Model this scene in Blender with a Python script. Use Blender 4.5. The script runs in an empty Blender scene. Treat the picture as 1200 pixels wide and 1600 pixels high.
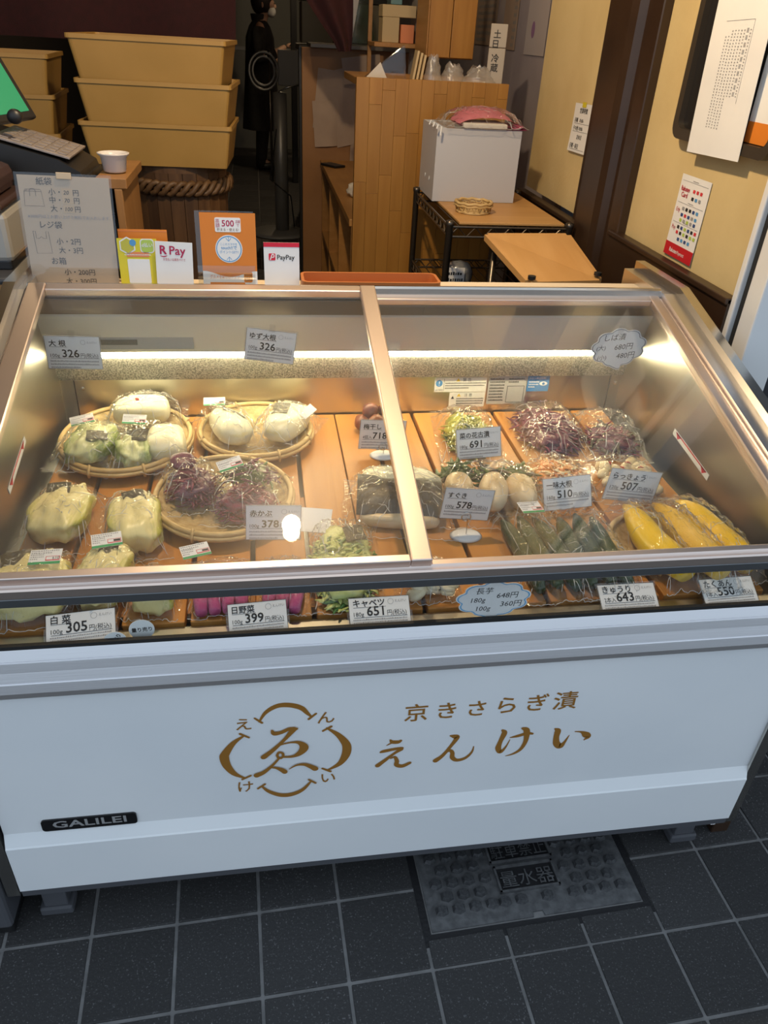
import bpy, bmesh, math, random
from mathutils import Vector, Matrix, Euler, noise
random.seed(7)
R = math.radians
PI = math.pi
SC = bpy.context.scene
COL = SC.collection

# ------------------------------------------------------------------ camera
cam_d = bpy.data.cameras.new('camera')
cam_d.sensor_fit = 'VERTICAL'
cam_d.sensor_height = 36.0
cam_d.lens = 1180.0 / 1600.0 * 36.0
cam_d.clip_start = 0.02
cam_d.clip_end = 60
cam = bpy.data.objects.new('camera', cam_d)
COL.objects.link(cam)
_r = Vector((0.98829944, -0.14407481, 0.05006671))
_d = Vector((-0.03580795, -0.53823919, -0.8420311))
_f = Vector((0.14826334, 0.83038607, -0.53710051))
cam.matrix_world = Matrix(((_r.x, -_d.x, -_f.x, 0), (_r.y, -_d.y, -_f.y, 0), (_r.z, -_d.z, -_f.z, 1.457), (0, 0, 0, 1)))
SC.camera = cam

# ------------------------------------------------------------------ world, lights, exposure
W = bpy.data.worlds.new('World')
SC.world = W
W.use_nodes = True
W.node_tree.nodes['Background'].inputs[0].default_value = (0.72, 0.85, 1.0, 1)
W.node_tree.nodes['Background'].inputs[1].default_value = 1.02
SC.view_settings.view_transform = 'Standard'
SC.view_settings.look = 'None'
SC.view_settings.gamma = 1
SC.view_settings.use_curve_mapping = False
SC.view_settings.exposure = 0.0
SC.cycles.max_bounces = 10
SC.cycles.transparent_max_bounces = 24
SC.cycles.caustics_reflective = False
SC.cycles.caustics_refractive = False
WARM = (1.0, 0.74, 0.44)
# (position, watts) of the warm ceiling lamps, the last two added as fill; their shades and bulbs are built further down
LAMPS = [((0.068, 1.555, 2.2), 62.0), ((0.75, 2.85, 2.25), 4.0), ((-0.75, 2.80, 2.25), 2.5), ((0.55, 8.6, 2.45), 26.0), ((0.15, 3.95, 2.35), 5.0)]
STRIP_POWER = 62.0

# ------------------------------------------------------------------ materials
MATS = {}
def _nodes(name):
    m = bpy.data.materials.new(name)
    m.use_nodes = True
    nt = m.node_tree
    return m, nt, nt.nodes['Principled BSDF']
def M(name, col=None, rough=.5, metal=0.0, nz=None, bump=None, spec=.5, emit=None, coat=0, rnd=0.0, stretch=(1, 1, 1), trans=0.0, sub=0.0):
    if name in MATS: return MATS[name]
    m, nt, b = _nodes(name)
    c = (*col, 1)
    b.inputs['Roughness'].default_value = rough
    b.inputs['Metallic'].default_value = metal
    b.inputs['Specular IOR Level'].default_value = spec
    b.inputs['Coat Weight'].default_value = coat
    b.inputs['Base Color'].default_value = c
    if emit:
        b.inputs['Emission Color'].default_value = (*emit[0], 1)
        b.inputs['Emission Strength'].default_value = emit[1]
    L = nt.links.new
    if nz or bump or rnd:
        tc = nt.nodes.new('ShaderNodeTexCoord')
        mp = nt.nodes.new('ShaderNodeMapping')
        mp.inputs['Scale'].default_value = stretch
        L(tc.outputs['Object'], mp.inputs['Vector'])
        oi = nt.nodes.new('ShaderNodeObjectInfo')
        av = nt.nodes.new('ShaderNodeVectorMath'); av.operation = 'MULTIPLY_ADD'
        L(oi.outputs['Random'], av.inputs[0]); av.inputs[1].default_value = (37, 53, 71)
        L(mp.outputs[0], av.inputs[2])
        vec = av.outputs[0]
    if nz:
        n = nt.nodes.new('ShaderNodeTexNoise')
        n.inputs['Scale'].default_value = nz[0]; n.inputs['Detail'].default_value = 5
        L(vec, n.inputs['Vector'])
        mx = nt.nodes.new('ShaderNodeMix'); mx.data_type = 'RGBA'
        mx.inputs[6].default_value = c; mx.inputs[7].default_value = (*nz[1], 1)
        rp = nt.nodes.new('ShaderNodeMapRange')
        rp.inputs[1].default_value = nz[2] if len(nz) > 2 else .35
        rp.inputs[2].default_value = nz[3] if len(nz) > 3 else .65
        L(n.outputs['Fac'], rp.inputs[0]); L(rp.outputs[0], mx.inputs[0])
        out = mx.outputs[2]
        if rnd:
            hv = nt.nodes.new('ShaderNodeHueSaturation')
            mr = nt.nodes.new('ShaderNodeMapRange'); mr.inputs[3].default_value = 1 - rnd; mr.inputs[4].default_value = 1 + rnd
            L(oi.outputs['Random'], mr.inputs[0]); L(mr.outputs[0], hv.inputs['Value']); L(out, hv.inputs['Color'])
            out = hv.outputs[0]
        L(out, b.inputs['Base Color'])
    if bump:
        n2 = nt.nodes.new('ShaderNodeTexNoise')
        n2.inputs['Scale'].default_value = bump[0]; n2.inputs['Detail'].default_value = 3
        L(vec, n2.inputs['Vector'])
        bp = nt.nodes.new('ShaderNodeBump')
        bp.inputs['Strength'].default_value = bump[1]; bp.inputs['Distance'].default_value = bump[2] if len(bump) > 2 else .002
        L(n2.outputs['Fac'], bp.inputs['Height']); L(bp.outputs[0], b.inputs['Normal'])
    MATS[name] = m
    return m
def wood(name, c1, c2, axis=1, sc=6, rough=.5, rnd=.12, knots=None, coat=0):
    if name in MATS: return MATS[name]
    m, nt, b = _nodes(name); L = nt.links.new
    tc = nt.nodes.new('ShaderNodeTexCoord'); oi = nt.nodes.new('ShaderNodeObjectInfo')
    av = nt.nodes.new('ShaderNodeVectorMath'); av.operation = 'MULTIPLY_ADD'
    L(oi.outputs['Random'], av.inputs[0]); av.inputs[1].default_value = (31, 17, 23); L(tc.outputs['Object'], av.inputs[2])
    mp = nt.nodes.new('ShaderNodeMapping')
    s = [sc * 7] * 3; s[axis] = sc * .55
    mp.inputs['Scale'].default_value = s
    L(av.outputs[0], mp.inputs[0])
    n = nt.nodes.new('ShaderNodeTexNoise'); n.inputs['Scale'].default_value = 1; n.inputs['Detail'].default_value = 6; n.inputs['Distortion'].default_value = .6
    L(mp.outputs[0], n.inputs[0])
    cr = nt.nodes.new('ShaderNodeValToRGB')
    cr.color_ramp.elements[0].position = .33; cr.color_ramp.elements[0].color = (*c1, 1)
    cr.color_ramp.elements[1].position = .68; cr.color_ramp.elements[1].color = (*c2, 1)
    L(n.outputs['Fac'], cr.inputs[0]); out = cr.outputs[0]
    if knots:
        v = nt.nodes.new('ShaderNodeTexVoronoi'); v.inputs['Scale'].default_value = knots[0]
        L(av.outputs[0], v.inputs['Vector'])
        mr = nt.nodes.new('ShaderNodeMapRange'); mr.inputs[1].default_value = .02; mr.inputs[2].default_value = .075; mr.inputs[3].default_value = .8; mr.inputs[4].default_value = 0
        L(v.outputs['Distance'], mr.inputs[0])
        mx = nt.nodes.new('ShaderNodeMix'); mx.data_type = 'RGBA'; mx.inputs[7].default_value = (*knots[1], 1)
        L(mr.outputs[0], mx.inputs[0]); L(out, mx.inputs[6]); out = mx.outputs[2]
    hv = nt.nodes.new('ShaderNodeHueSaturation')
    m2 = nt.nodes.new('ShaderNodeMapRange'); m2.inputs[3].default_value = 1 - rnd; m2.inputs[4].default_value = 1 + rnd
    L(oi.outputs['Random'], m2.inputs[0]); L(m2.outputs[0], hv.inputs['Value']); L(out, hv.inputs['Color']); L(hv.outputs[0], b.inputs['Base Color'])
    b.inputs['Roughness'].default_value = rough; b.inputs['Coat Weight'].default_value = coat
    bp = nt.nodes.new('ShaderNodeBump'); bp.inputs['Strength'].default_value = .15; bp.inputs['Distance'].default_value = .001
    L(n.outputs['Fac'], bp.inputs['Height']); L(bp.outputs[0], b.inputs['Normal'])
    MATS[name] = m
    return m
def clear(name, tint=(1, 1, 1), base=.04, top=.9, rough=.03, bump=None, haze=0.0, scratch=0.0):
    """thin clear sheet: mostly lets light through, reflects by Fresnel, optional milky haze"""
    if name in MATS: return MATS[name]
    m = bpy.data.materials.new(name); m.use_nodes = True
    nt = m.node_tree; nt.nodes.clear(); L = nt.links.new
    o = nt.nodes.new('ShaderNodeOutputMaterial')
    t = nt.nodes.new('ShaderNodeBsdfTransparent'); t.inputs[0].default_value = (*tint, 1)
    g = nt.nodes.new('ShaderNodeBsdfGlossy'); g.inputs['Roughness'].default_value = rough
    lw = nt.nodes.new('ShaderNodeLayerWeight'); lw.inputs[0].default_value = .5
    pw = nt.nodes.new('ShaderNodeMath'); pw.operation = 'POWER'; pw.inputs[1].default_value = 5; L(lw.outputs['Facing'], pw.inputs[0])
    mr = nt.nodes.new('ShaderNodeMapRange'); mr.inputs[3].default_value = base; mr.inputs[4].default_value = top
    mx = nt.nodes.new('ShaderNodeMixShader')
    L(pw.outputs[0], mr.inputs[0])
    L(mr.outputs[0], mx.inputs[0]); L(g.outputs[0], mx.inputs[2])
    last = t.outputs[0]
    tc = nt.nodes.new('ShaderNodeTexCoord')
    if haze:
        d = nt.nodes.new('ShaderNodeBsdfTranslucent'); d.inputs[0].default_value = (.95, .95, .95, 1)
        d2 = nt.nodes.new('ShaderNodeBsdfDiffuse'); d2.inputs[0].default_value = (.95, .95, .95, 1)
        md = nt.nodes.new('ShaderNodeMixShader'); L(d.outputs[0], md.inputs[1]); L(d2.outputs[0], md.inputs[2])
        nn = nt.nodes.new('ShaderNodeTexNoise'); nn.inputs['Scale'].default_value = 3; nn.inputs['Detail'].default_value = 6
        L(tc.outputs['Object'], nn.inputs[0])
        hr = nt.nodes.new('ShaderNodeMapRange'); hr.inputs[1].default_value = .3; hr.inputs[2].default_value = .75; hr.inputs[3].default_value = haze * .4; hr.inputs[4].default_value = haze * 1.6
        L(nn.outputs['Fac'], hr.inputs[0])
        mh = nt.nodes.new('ShaderNodeMixShader'); L(hr.outputs[0], mh.inputs[0]); L(last, mh.inputs[1]); L(md.outputs[0], mh.inputs[2])
        last = mh.outputs[0]
    L(last, mx.inputs[1]); L(mx.outputs[0], o.inputs[0])
    if scratch:   # fine wiping scratches: a weak wide gloss on top
        g2 = nt.nodes.new('ShaderNodeBsdfGlossy'); g2.inputs['Roughness'].default_value = .30
        m2 = nt.nodes.new('ShaderNodeMixShader'); m2.inputs[0].default_value = scratch; L(mx.outputs[0], m2.inputs[1]); L(g2.outputs[0], m2.inputs[2]); L(m2.outputs[0], o.inputs[0])
    if bump:
        n = nt.nodes.new('ShaderNodeTexNoise'); n.inputs['Scale'].default_value = bump[0]; n.inputs['Detail'].default_value = 2; n.inputs['Distortion'].default_value = 1.2
        L(tc.outputs['Object'], n.inputs[0])
        bp = nt.nodes.new('ShaderNodeBump'); bp.inputs['Strength'].default_value = bump[1]; bp.inputs['Distance'].default_value = .004
        L(n.outputs['Fac'], bp.inputs['Height']); L(bp.outputs[0], g.inputs['Normal']); L(bp.outputs[0], lw.inputs['Normal'])
    MATS[name] = m
    return m

# ------------------------------------------------------------------ mesh helpers
_tc = {}
def text_geo(s, spacing=1.0):
    k = (s, spacing)
    if k in _tc: return _tc[k]
    c = bpy.data.curves.new('t', 'FONT'); c.body = s; c.resolution_u = 2; c.space_character = spacing
    o = bpy.data.objects.new('t', c); COL.objects.link(o)
    dg = bpy.context.evaluated_depsgraph_get()
    me = bpy.data.meshes.new_from_object(o.evaluated_get(dg))
    v = [tuple(x.co) for x in me.vertices]; f = [tuple(p.vertices) for p in me.polygons]
    bpy.data.objects.remove(o); bpy.data.curves.remove(c); bpy.data.meshes.remove(me)
    if v:
        x0 = min(p[0] for p in v); x1 = max(p[0] for p in v)
    else: x0 = x1 = 0
    _tc[k] = (v, f, x0, x1)
    return _tc[k]
class MB:
    def __init__(s): s.v = []; s.f = []; s.m = []
    def add(s, v, f, m=0, T=None):
        n = len(s.v)
        s.v += [tuple(T @ Vector(p)) if T is not None else tuple(p) for p in v]
        s.f += [tuple(i + n for i in q) for q in f]; s.m += [m] * len(f)
        return s
    def box(s, a, b, m=0, T=None):
        x0, y0, z0 = a; x1, y1, z1 = b
        v = [(x0, y0, z0), (x1, y0, z0), (x1, y1, z0), (x0, y1, z0), (x0, y0, z1), (x1, y0, z1), (x1, y1, z1), (x0, y1, z1)]
        return s.add(v, [(3, 2, 1, 0), (4, 5, 6, 7), (0, 1, 5, 4), (1, 2, 6, 5), (2, 3, 7, 6), (3, 0, 4, 7)], m, T)
    def bbox(s, a, b, r=.003, m=0, T=None):
        """box with chamfered edges"""
        bm = bmesh.new(); bmesh.ops.create_cube(bm, size=1)
        for v in bm.verts:
            v.co = Vector(((a[i] + b[i]) / 2 + v.co[i] * (b[i] - a[i])) for i in range(3))
        bmesh.ops.bevel(bm, geom=bm.edges[:], offset=r, segments=2, affect='EDGES', profile=.5)
        bm.verts.index_update()
        s.add([v.co[:] for v in bm.verts], [tuple(v.index for v in f.verts) for f in bm.faces], m, T); bm.free()
        return s
    def quad(s, p, m=0, T=None): return s.add(p, [tuple(range(len(p)))], m, T)
    def prism(s, pts, z0, z1, m=0, T=None):
        """extrude a 2-D outline (x, y) from z0 to z1"""
        n = len(pts)
        v = [(x, y, z0) for x, y in pts] + [(x, y, z1) for x, y in pts]
        f = [tuple(range(n - 1, -1, -1)), tuple(range(n, 2 * n))] + [(i, (i + 1) % n, n + (i + 1) % n, n + i) for i in range(n)]
        return s.add(v, f, m, T)
    def tube(s, pts, r, n=8, m=0, T=None, closed=False, flat=1.0):
        P = [Vector(p) for p in pts]; k = len(P); rs = r if isinstance(r, (list, tuple)) else [r] * k
        v = []; f = []
        up = None
        for i in range(k):
            if closed: t = P[(i + 1) % k] - P[i - 1]
            else: t = P[min(i + 1, k - 1)] - P[max(i - 1, 0)]
            t = t.normalized() if t.length > 1e-9 else Vector((0, 0, 1))
            if up is None: up = Vector((0, 0, 1)) if abs(t.z) < .9 else Vector((1, 0, 0))
            a = t.cross(up); a = a.normalized() if a.length > 1e-6 else t.orthogonal().normalized()
            b = a.cross(t).normalized(); up = b
            for j in range(n):
                w = 2 * PI * j / n
                v.append(tuple(P[i] + (a * math.cos(w) + b * math.sin(w) * flat) * rs[i]))
        for i in range(k if closed else k - 1):
            for j in range(n):
                i2 = (i + 1) % k
                f.append((i * n + j, i * n + (j + 1) % n, i2 * n + (j + 1) % n, i2 * n + j))
        if not closed:
            f.append(tuple(range(n - 1, -1, -1))); f.append(tuple(range((k - 1) * n, k * n)))
        return s.add(v, f, m, T)
    def lathe(s, prof, n=24, m=0, T=None, sx=1, sy=1):
        v = []; f = []; k = len(prof)
        for r, z in prof:
            for j in range(n): v.append((r * sx * math.cos(2 * PI * j / n), r * sy * math.sin(2 * PI * j / n), z))
        for i in range(k - 1):
            for j in range(n): f.append((i * n + j, i * n + (j + 1) % n, (i + 1) * n + (j + 1) % n, (i + 1) * n + j))
        if prof[0][0] > 1e-5: f.append(tuple(range(n - 1, -1, -1)))
        if prof[-1][0] > 1e-5: f.append(tuple(range((k - 1) * n, k * n)))
        return s.add(v, f, m, T)
    def grid(s, fn, nu, nv, m=0, T=None):
        v = [fn(i / nu, j / nv) for j in range(nv + 1) for i in range(nu + 1)]
        f = [(j * (nu + 1) + i, j * (nu + 1) + i + 1, (j + 1) * (nu + 1) + i + 1, (j + 1) * (nu + 1) + i) for j in range(nv) for i in range(nu)]
        return s.add(v, f, m, T)
    def text(s, t, x, y, size, m=0, z=0.0, al='L', wide=1.0, maxw=None, T=None, spacing=1.0, shear=0.0, bold=0.0):
        v, f, x0, x1 = text_geo(t, spacing)
        if not v: return s
        sx = size * wide
        if maxw and (x1 - x0) * sx > maxw: sx = maxw / (x1 - x0)
        ox = x - x0 * sx if al == 'L' else (x - (x0 + x1) / 2 * sx if al == 'C' else x - x1 * sx)
        for k, (bx, by) in enumerate(((0, 0), (bold, 0), (0, bold), (bold, bold)) if bold else ((0, 0),)):
            s.add([(ox + p[0] * sx + p[1] * size * shear + bx, y + p[1] * size + by, z + k * 2e-5) for p in v], f, m, T)
        return s
    def ribbon(s, pts, m=0, z=0.0, T=None, sub=6):
        """brush stroke on the XY plane: pts = (x, y, width)"""
        P = pts; Q = []
        for i in range(len(P) - 1):
            p0 = P[max(i - 1, 0)]; p1 = P[i]; p2 = P[i + 1]; p3 = P[min(i + 2, len(P) - 1)]
            for k in range(sub):
                t = k / sub
                Q.append(tuple(.5 * ((2 * p1[c]) + (-p0[c] + p2[c]) * t + (2 * p0[c] - 5 * p1[c] + 4 * p2[c] - p3[c]) * t * t + (-p0[c] + 3 * p1[c] - 3 * p2[c] + p3[c]) * t ** 3) for c in range(3)))
        Q.append(P[-1])
        v = []
        for i, q in enumerate(Q):
            a = Q[max(i - 1, 0)]; b = Q[min(i + 1, len(Q) - 1)]
            dx, dy = b[0] - a[0], b[1] - a[1]; l = math.hypot(dx, dy) or 1
            nx, ny = -dy / l, dx / l; w = max(q[2], .0001) / 2
            v += [(q[0] + nx * w, q[1] + ny * w, z), (q[0] - nx * w, q[1] - ny * w, z)]
        s.add(v, [(2 * i, 2 * i + 1, 2 * i + 3, 2 * i + 2) for i in range(len(Q) - 1)], m, T)
        for c_, q in enumerate((Q[0], Q[-1])):
            if q[2] > .0006:
                s.add([(q[0] + q[2] / 2 * math.cos(a * PI / 5), q[1] + q[2] / 2 * math.sin(a * PI / 5), z + 3e-5 * (c_ + 1)) for a in range(10)], [tuple(range(10))], m, T)
        return s
    def dashes(s, x, y, w, n, lh, m=0, z=0.0, last=.6, ch=.0016, T=None, rs=1):
        """rows of print too small to read: short marks"""
        rg = random.Random(rs)
        for r in range(n):
            xx = x; end = x + (w * last if r == n - 1 else w)
            while xx < end:
                l = ch * rg.uniform(.6, 1.1)
                h = lh * rg.uniform(.38, .55)
                s.quad([(xx, y - r * lh, z), (xx + l, y - r * lh, z), (xx + l, y - r * lh + h, z), (xx, y - r * lh + h, z)], m, T)
                xx += l + ch * .45
        return s
    def mesh(s, name, mats, smooth=False):
        me = bpy.data.meshes.new(name)
        me.from_pydata(s.v, [], s.f)
        for m in (mats if isinstance(mats, (list, tuple)) else [mats]): me.materials.append(m)
        me.polygons.foreach_set('material_index', s.m)
        if smooth:
            me.polygons.foreach_set('use_smooth', [True] * len(s.f))
        me.update()
        return me
    def build(s, name, mats, parent=None, smooth=False, auto=None):
        me = s.mesh(name, mats, smooth or auto is not None)
        if auto is not None:
            bm = bmesh.new(); bm.from_mesh(me)
            for e in bm.edges:
                if len(e.link_faces) == 2 and e.calc_face_angle(0) > R(auto): e.smooth = False
            bm.to_mesh(me); bm.free()
        return link(name, me, parent)
def link(name, me, parent=None):
    o = bpy.data.objects.new(name, me); COL.objects.link(o)
    if parent is not None: o.parent = parent
    return o
def tag(o, label, cat, group=None, kind=None):
    o['label'] = label; o['category'] = cat
    if group: o['group'] = group
    if kind: o['kind'] = kind
    return o
def thing(name, label, cat, loc=(0, 0, 0), rot=(0, 0, 0), group=None):
    o = bpy.data.objects.new(name, None); COL.objects.link(o)
    o.empty_display_size = .05; o.location = loc; o.rotation_euler = rot
    return tag(o, label, cat, group)
def struct(o, label=None):
    o['kind'] = 'structure'
    if label: o['label'] = label
    return o
def copy_tree(o, parent=None):
    c = o.copy(); COL.objects.link(c)
    if parent is not None: c.parent = parent
    for ch in list(o.children): copy_tree(ch, c)
    return c
def ell(cx, cy, rx, ry, n=24): return [(cx + rx * math.cos(2 * PI * i / n), cy + ry * math.sin(2 * PI * i / n)) for i in range(n)]
def rrect(x0, y0, x1, y1, r, n=4):
    p = []
    for cx, cy, a in ((x1 - r, y0 + r, -90), (x1 - r, y1 - r, 0), (x0 + r, y1 - r, 90), (x0 + r, y0 + r, 180)):
        for i in range(n + 1):
            w = R(a + 90 * i / n); p.append((cx + r * math.cos(w), cy + r * math.sin(w)))
    return p
UP = Matrix.Rotation(PI / 2, 4, 'X')      # XY drawing plane -> upright XZ plane facing -Y
def upright(x, y, z): return Matrix.Translation((x, y, z)) @ UP

ALU = M('aluminium', (.74, .74, .76), .32, 1.0, bump=(400, .03), stretch=(.02, 1, 1))
ALU2 = M('brushed_rail', (.74, .63, .57), .38, 1.0, bump=(300, .04), stretch=(.02, 1, 1))
STEEL = M('stainless', (.68, .66, .62), .22, 1.0, nz=(3, (.56, .54, .50)), bump=(60, .04), stretch=(.15, 1, 1))
LINER = M('liner_steel', (.62, .60, .55), .30, 1.0, nz=(4, (.5, .48, .43)), bump=(45, .10), stretch=(.2, 1, 1))
WHITE_P = M('white_panel_paint', (.80, .82, .83), .28, nz=(2.5, (.74, .77, .79)), spec=.5)
PLINTH = M('grey_plinth_plastic', (.075, .078, .088), .5)
BLACK = M('black_plastic', (.012, .012, .013), .42)
RUBBER = M('black_rubber', (.01, .01, .01), .7)
PAPER = M('white_paper', (.80, .80, .79), .75, nz=(6, (.74, .74, .74)))
INK = M('black_ink', (.018, .018, .02), .7)
GOLD = M('gold_brown_vinyl', (.30, .135, .022), .45)
GREEN_INK = M('green_ink', (.03, .30, .10), .6)
RED_INK = M('red_ink', (.60, .04, .05), .6)
GREY_INK = M('grey_ink', (.30, .30, .31), .7)
GLASS = clear('case_glass', (.985, .99, .985), .038, .95, .012, haze=.02, scratch=.006)
FGLASS = clear('front_glass', (.985, .99, .985), .035, .9, .01)
FILM = clear('clear_film', (.99, .99, .985), .04, .8, .05, bump=(45, .25), haze=.014)
FOLD_GLINT = clear('fold_glint_film', (1, 1, 1), .16, .8, .14, haze=.62)
SLEEVE = clear('clear_sleeve', (.98, .98, .98), .05, .5, .06, haze=.02)

# ================================================================== SETTING
GROUT = M('grout', (.20, .20, .20), .9, nz=(30, (.14, .14, .14)), bump=(150, .4))
TILE = M('dark_stone_tile', (.026, .026, .027), .75, nz=(300, (.16, .16, .165), .60, .76), bump=(160, .5), rnd=.16)
g = MB().box((-6, -6, -.2), (6, 13, -.003)).build('floor', GROUT)
struct(g, 'dark speckled stone floor tiles with pale grey joints')
TP = .1555; TA = R(1.9)
E1 = Vector((math.cos(TA), math.sin(TA), 0)); E2 = Vector((-math.sin(TA), math.cos(TA), 0)); O0 = Vector((-.050, .836, 0))
def tile_mesh(w, d):
    return MB().bbox((-w / 2, -d / 2, -.02), (w / 2, d / 2, 0), .0018).mesh('tile', TILE)
TM = tile_mesh(TP - .0065, TP - .0065)
CUT = .055
TMC = tile_mesh(TP - .0065, CUT - .003)
for j in range(-6, 7):
    for i in range(-10, 13):
        if j > 3 and i > -3: continue
        if 2 <= i <= 4 and 0 <= j <= 1: continue
        cut = (2 <= i <= 4 and j == -1)
        c = O0 + E1 * (i + .5) * TP + E2 * ((j + .5) * TP if not cut else (j * TP + CUT / 2))
        t = link('tile', TMC if cut else TM, g)
        t.location = c; t.rotation_euler = (R(random.uniform(-.25, .25)), R(random.uniform(-.25, .25)), TA)
TM2 = MB().bbox((-.147, -.147, -.02), (.147, .147, 0), .003).mesh('tile', M('dark_inner_tile', (.05, .05, .052), .55, nz=(30, (.035, .035, .037)), rnd=.2))
for j in range(18):
    for i in range(5):
        t = link('tile', TM2, g); t.location = (-.75 + i * .3, 5.6 + j * .3, 0)

# water-meter cover let into the pavement
IRON = M('cast_iron', (.135, .138, .142), .5, .3, nz=(60, (.08, .082, .086)), bump=(220, .2))
IRON_D = M('iron_frame', (.012, .012, .014), .6, .2, bump=(120, .5))
mc = thing('water_meter_cover', 'dark cast iron water meter cover with studs, set in the tiled pavement', 'manhole cover', (.491, .93, 0), (0, 0, TA))
fr = MB()
for a, b in (((-.236, -.191, -.02), (.236, -.168, -.002)), ((-.236, .172, -.02), (.236, .191, -.002)), ((-.236, -.168, -.02), (-.221, .172, -.002)), ((.221, -.168, -.02), (.236, .172, -.002))): fr.box(a, b)
fr.box((-.221, -.168, -.02), (.221, .172, -.014)).build('frame', IRON_D, mc)
notch = [(-.218, .17), (-.218, -.165), (-.012, -.165), (-.010, -.155), (.010, -.155), (.012, -.165), (.218, -.165), (.218, .17)]
MB().prism(notch[::-1], -.012, .001).build('lid', IRON, mc)
st = MB().add([(-.0125, -.007, 0), (0, -.012, 0), (.0125, -.007, 0), (.0125, .007, 0), (0, .012, 0), (-.0125, .007, 0),
               (-.0085, -.0045, .009), (0, -.008, .009), (.0085, -.0045, .009), (.0085, .0045, .009), (0, .008, .009), (-.0085, .0045, .009)],
              [(6, 7, 8, 9, 10, 11)] + [(k, (k + 1) % 6, 6 + (k + 1) % 6, 6 + k) for k in range(6)]).mesh('stud', M('worn_stud', (.05, .052, .057), .45, .4, nz=(200, (.085, .088, .092))))
for r in range(11):
    y = -.128 + r * .0275
    for k in range(12):
        x = -.190 + k * .0345 + (r % 2) * .0172
        if x > .195 or (abs(x) < .078 and y < .05) or (abs(x) < .052 and y >= .05): continue
        s = link('stud', st, mc); s.location = (x, y, .001)
for x in (-.06, -.025, .03): # short bars beside the lettering
    s = link('stud', st, mc); s.location = (x, -.128, .001)
b = MB()
for (x0, y0, x1, y1) in ((-.068, -.048, .068, .008), (-.064, -.112, .064, -.056), (-.115, .052, -.062, .1), (.062, .052, .115, .1)):
    for p, q in (((x0, y0), (x1, y0 + .004)), ((x0, y1 - .004), (x1, y1)), ((x0, y0), (x0 + .004, y1)), ((x1 - .004, y0), (x1, y1))): b.box((*p, .001), (*q, .008))
b.text('駐車禁止', 0, -.038, .036, z=.0075, al='C', wide=.86); b.text('量水器', 0, -.101, .038, z=.0075, al='C', wide=1.02)
b.text('水', -.0885, .060, .036, z=.0075, al='C'); b.text('道', .0885, .060, .036, z=.0075, al='C')
star = [((.04 if k % 2 == 0 else .016) * math.cos(PI / 2 + k * PI / 6), .085 + (.04 if k % 2 == 0 else .016) * math.sin(PI / 2 + k * PI / 6)) for k in range(12)]
b.prism(star, .001, .006)
b.build('raised_lettering', IRON, mc)
pb = MB()
for (x0, y0, x1, y1) in ((-.064, -.044, .064, .004), (-.060, -.108, .060, -.060), (-.111, .056, -.066, .096), (.066, .056, .111, .096)): pb.box((x0, y0, .001), (x1, y1, .0025))
pb.build('lettering_ground', IRON_D, mc)

# walls of the shop
YEL = M('yellow_plaster', (.64, .50, .25), .85, nz=(5, (.58, .44, .21)), bump=(110, .25, .003))
LAV = M('grey_lavender_wall', (.42, .38, .42), .7, nz=(4, (.36, .32, .36)))
BROWN = M('dark_brown_paint', (.042, .022, .012), .38, nz=(5, (.028, .014, .008)), bump=(25, .1))
BROWN2 = M('dark_brown_worn', (.040, .022, .012), .45, nz=(14, (.16, .10, .05), .66, .72))
CEIL = M('ceiling_board', (.13, .10, .07), .6, nz=(3, (.10, .075, .05)), stretch=(1, 8, 1))
DARKW = M('dark_wall', (.05, .045, .045), .8)
struct(MB().box((1.0, 1.46, .99), (1.35, 2.96, 2.7)).build('wall_right', YEL), 'textured yellow plaster wall beside the counter')
struct(MB().box((1.15, 2.96, 0), (1.35, 12.2, 2.7)).build('wall_right.001', LAV), 'grey lavender wall deeper in the shop')
struct(MB().box((-2.5, .9, 0), (-2.3, 12.2, 2.7)).build('wall_left', DARKW))
struct(MB().box((-2.5, 12.0, 0), (1.35, 12.2, 2.7)).build('wall_back', M('far_wall', (.10, .10, .095), .8)))
struct(MB().box((-2.5, 1.3, 2.6), (1.35, 12.2, 2.7)).build('ceiling', CEIL))
struct(MB().box((-6, 1.28, 2.3), (6, 1.42, 5.0)).build('wall_front', M('lintel_wood', (.06, .035, .02), .6)))
struct(MB().box((1.06, 1.40, 0), (6, 1.5, 2.3)).build('wall_front.001', M('street_wall', (.02, .021, .025), .5)))
struct(MB().box((-6, 1.30, 0), (-2.3, 1.42, 2.3)).build('wall_front.002', MATS['street_wall']))
# dark brown dado boards below the plaster, with a thin top bead
bb = MB().box((.972, 1.46, 0), (1.0, 2.10, 1.013)).build('baseboard_right', BROWN); struct(bb, 'dark brown board along the foot of the yellow wall')
MB().bbox((.966, 1.46, 1.003), (.996, 2.10, 1.017), .003).build('top_bead', BROWN, bb)
b2 = MB().box((.972, 2.33, 0), (1.0, 2.96, .972)).build('baseboard_right.001', BROWN2); struct(b2, 'scuffed dark brown board behind the pillar')
MB().bbox((.966, 2.33, .966), (.998, 2.96, .980), .003).build('top_bead', BROWN2, b2)
pil = [(1.01, 2.06), (.978, 2.06), (.975, 2.063), (.975, 2.125), (.985, 2.13), (.985, 2.165), (.975, 2.17), (.965, 2.175), (.955, 2.20), (.955, 2.325), (.962, 2.335), (.99, 2.335), (.99, 2.43), (1.01, 2.43)]
struct(MB().prism(pil[::-1], 0, 2.6).build('trim_1', BROWN), 'dark brown grooved wooden pillar on the yellow wall')
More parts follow.
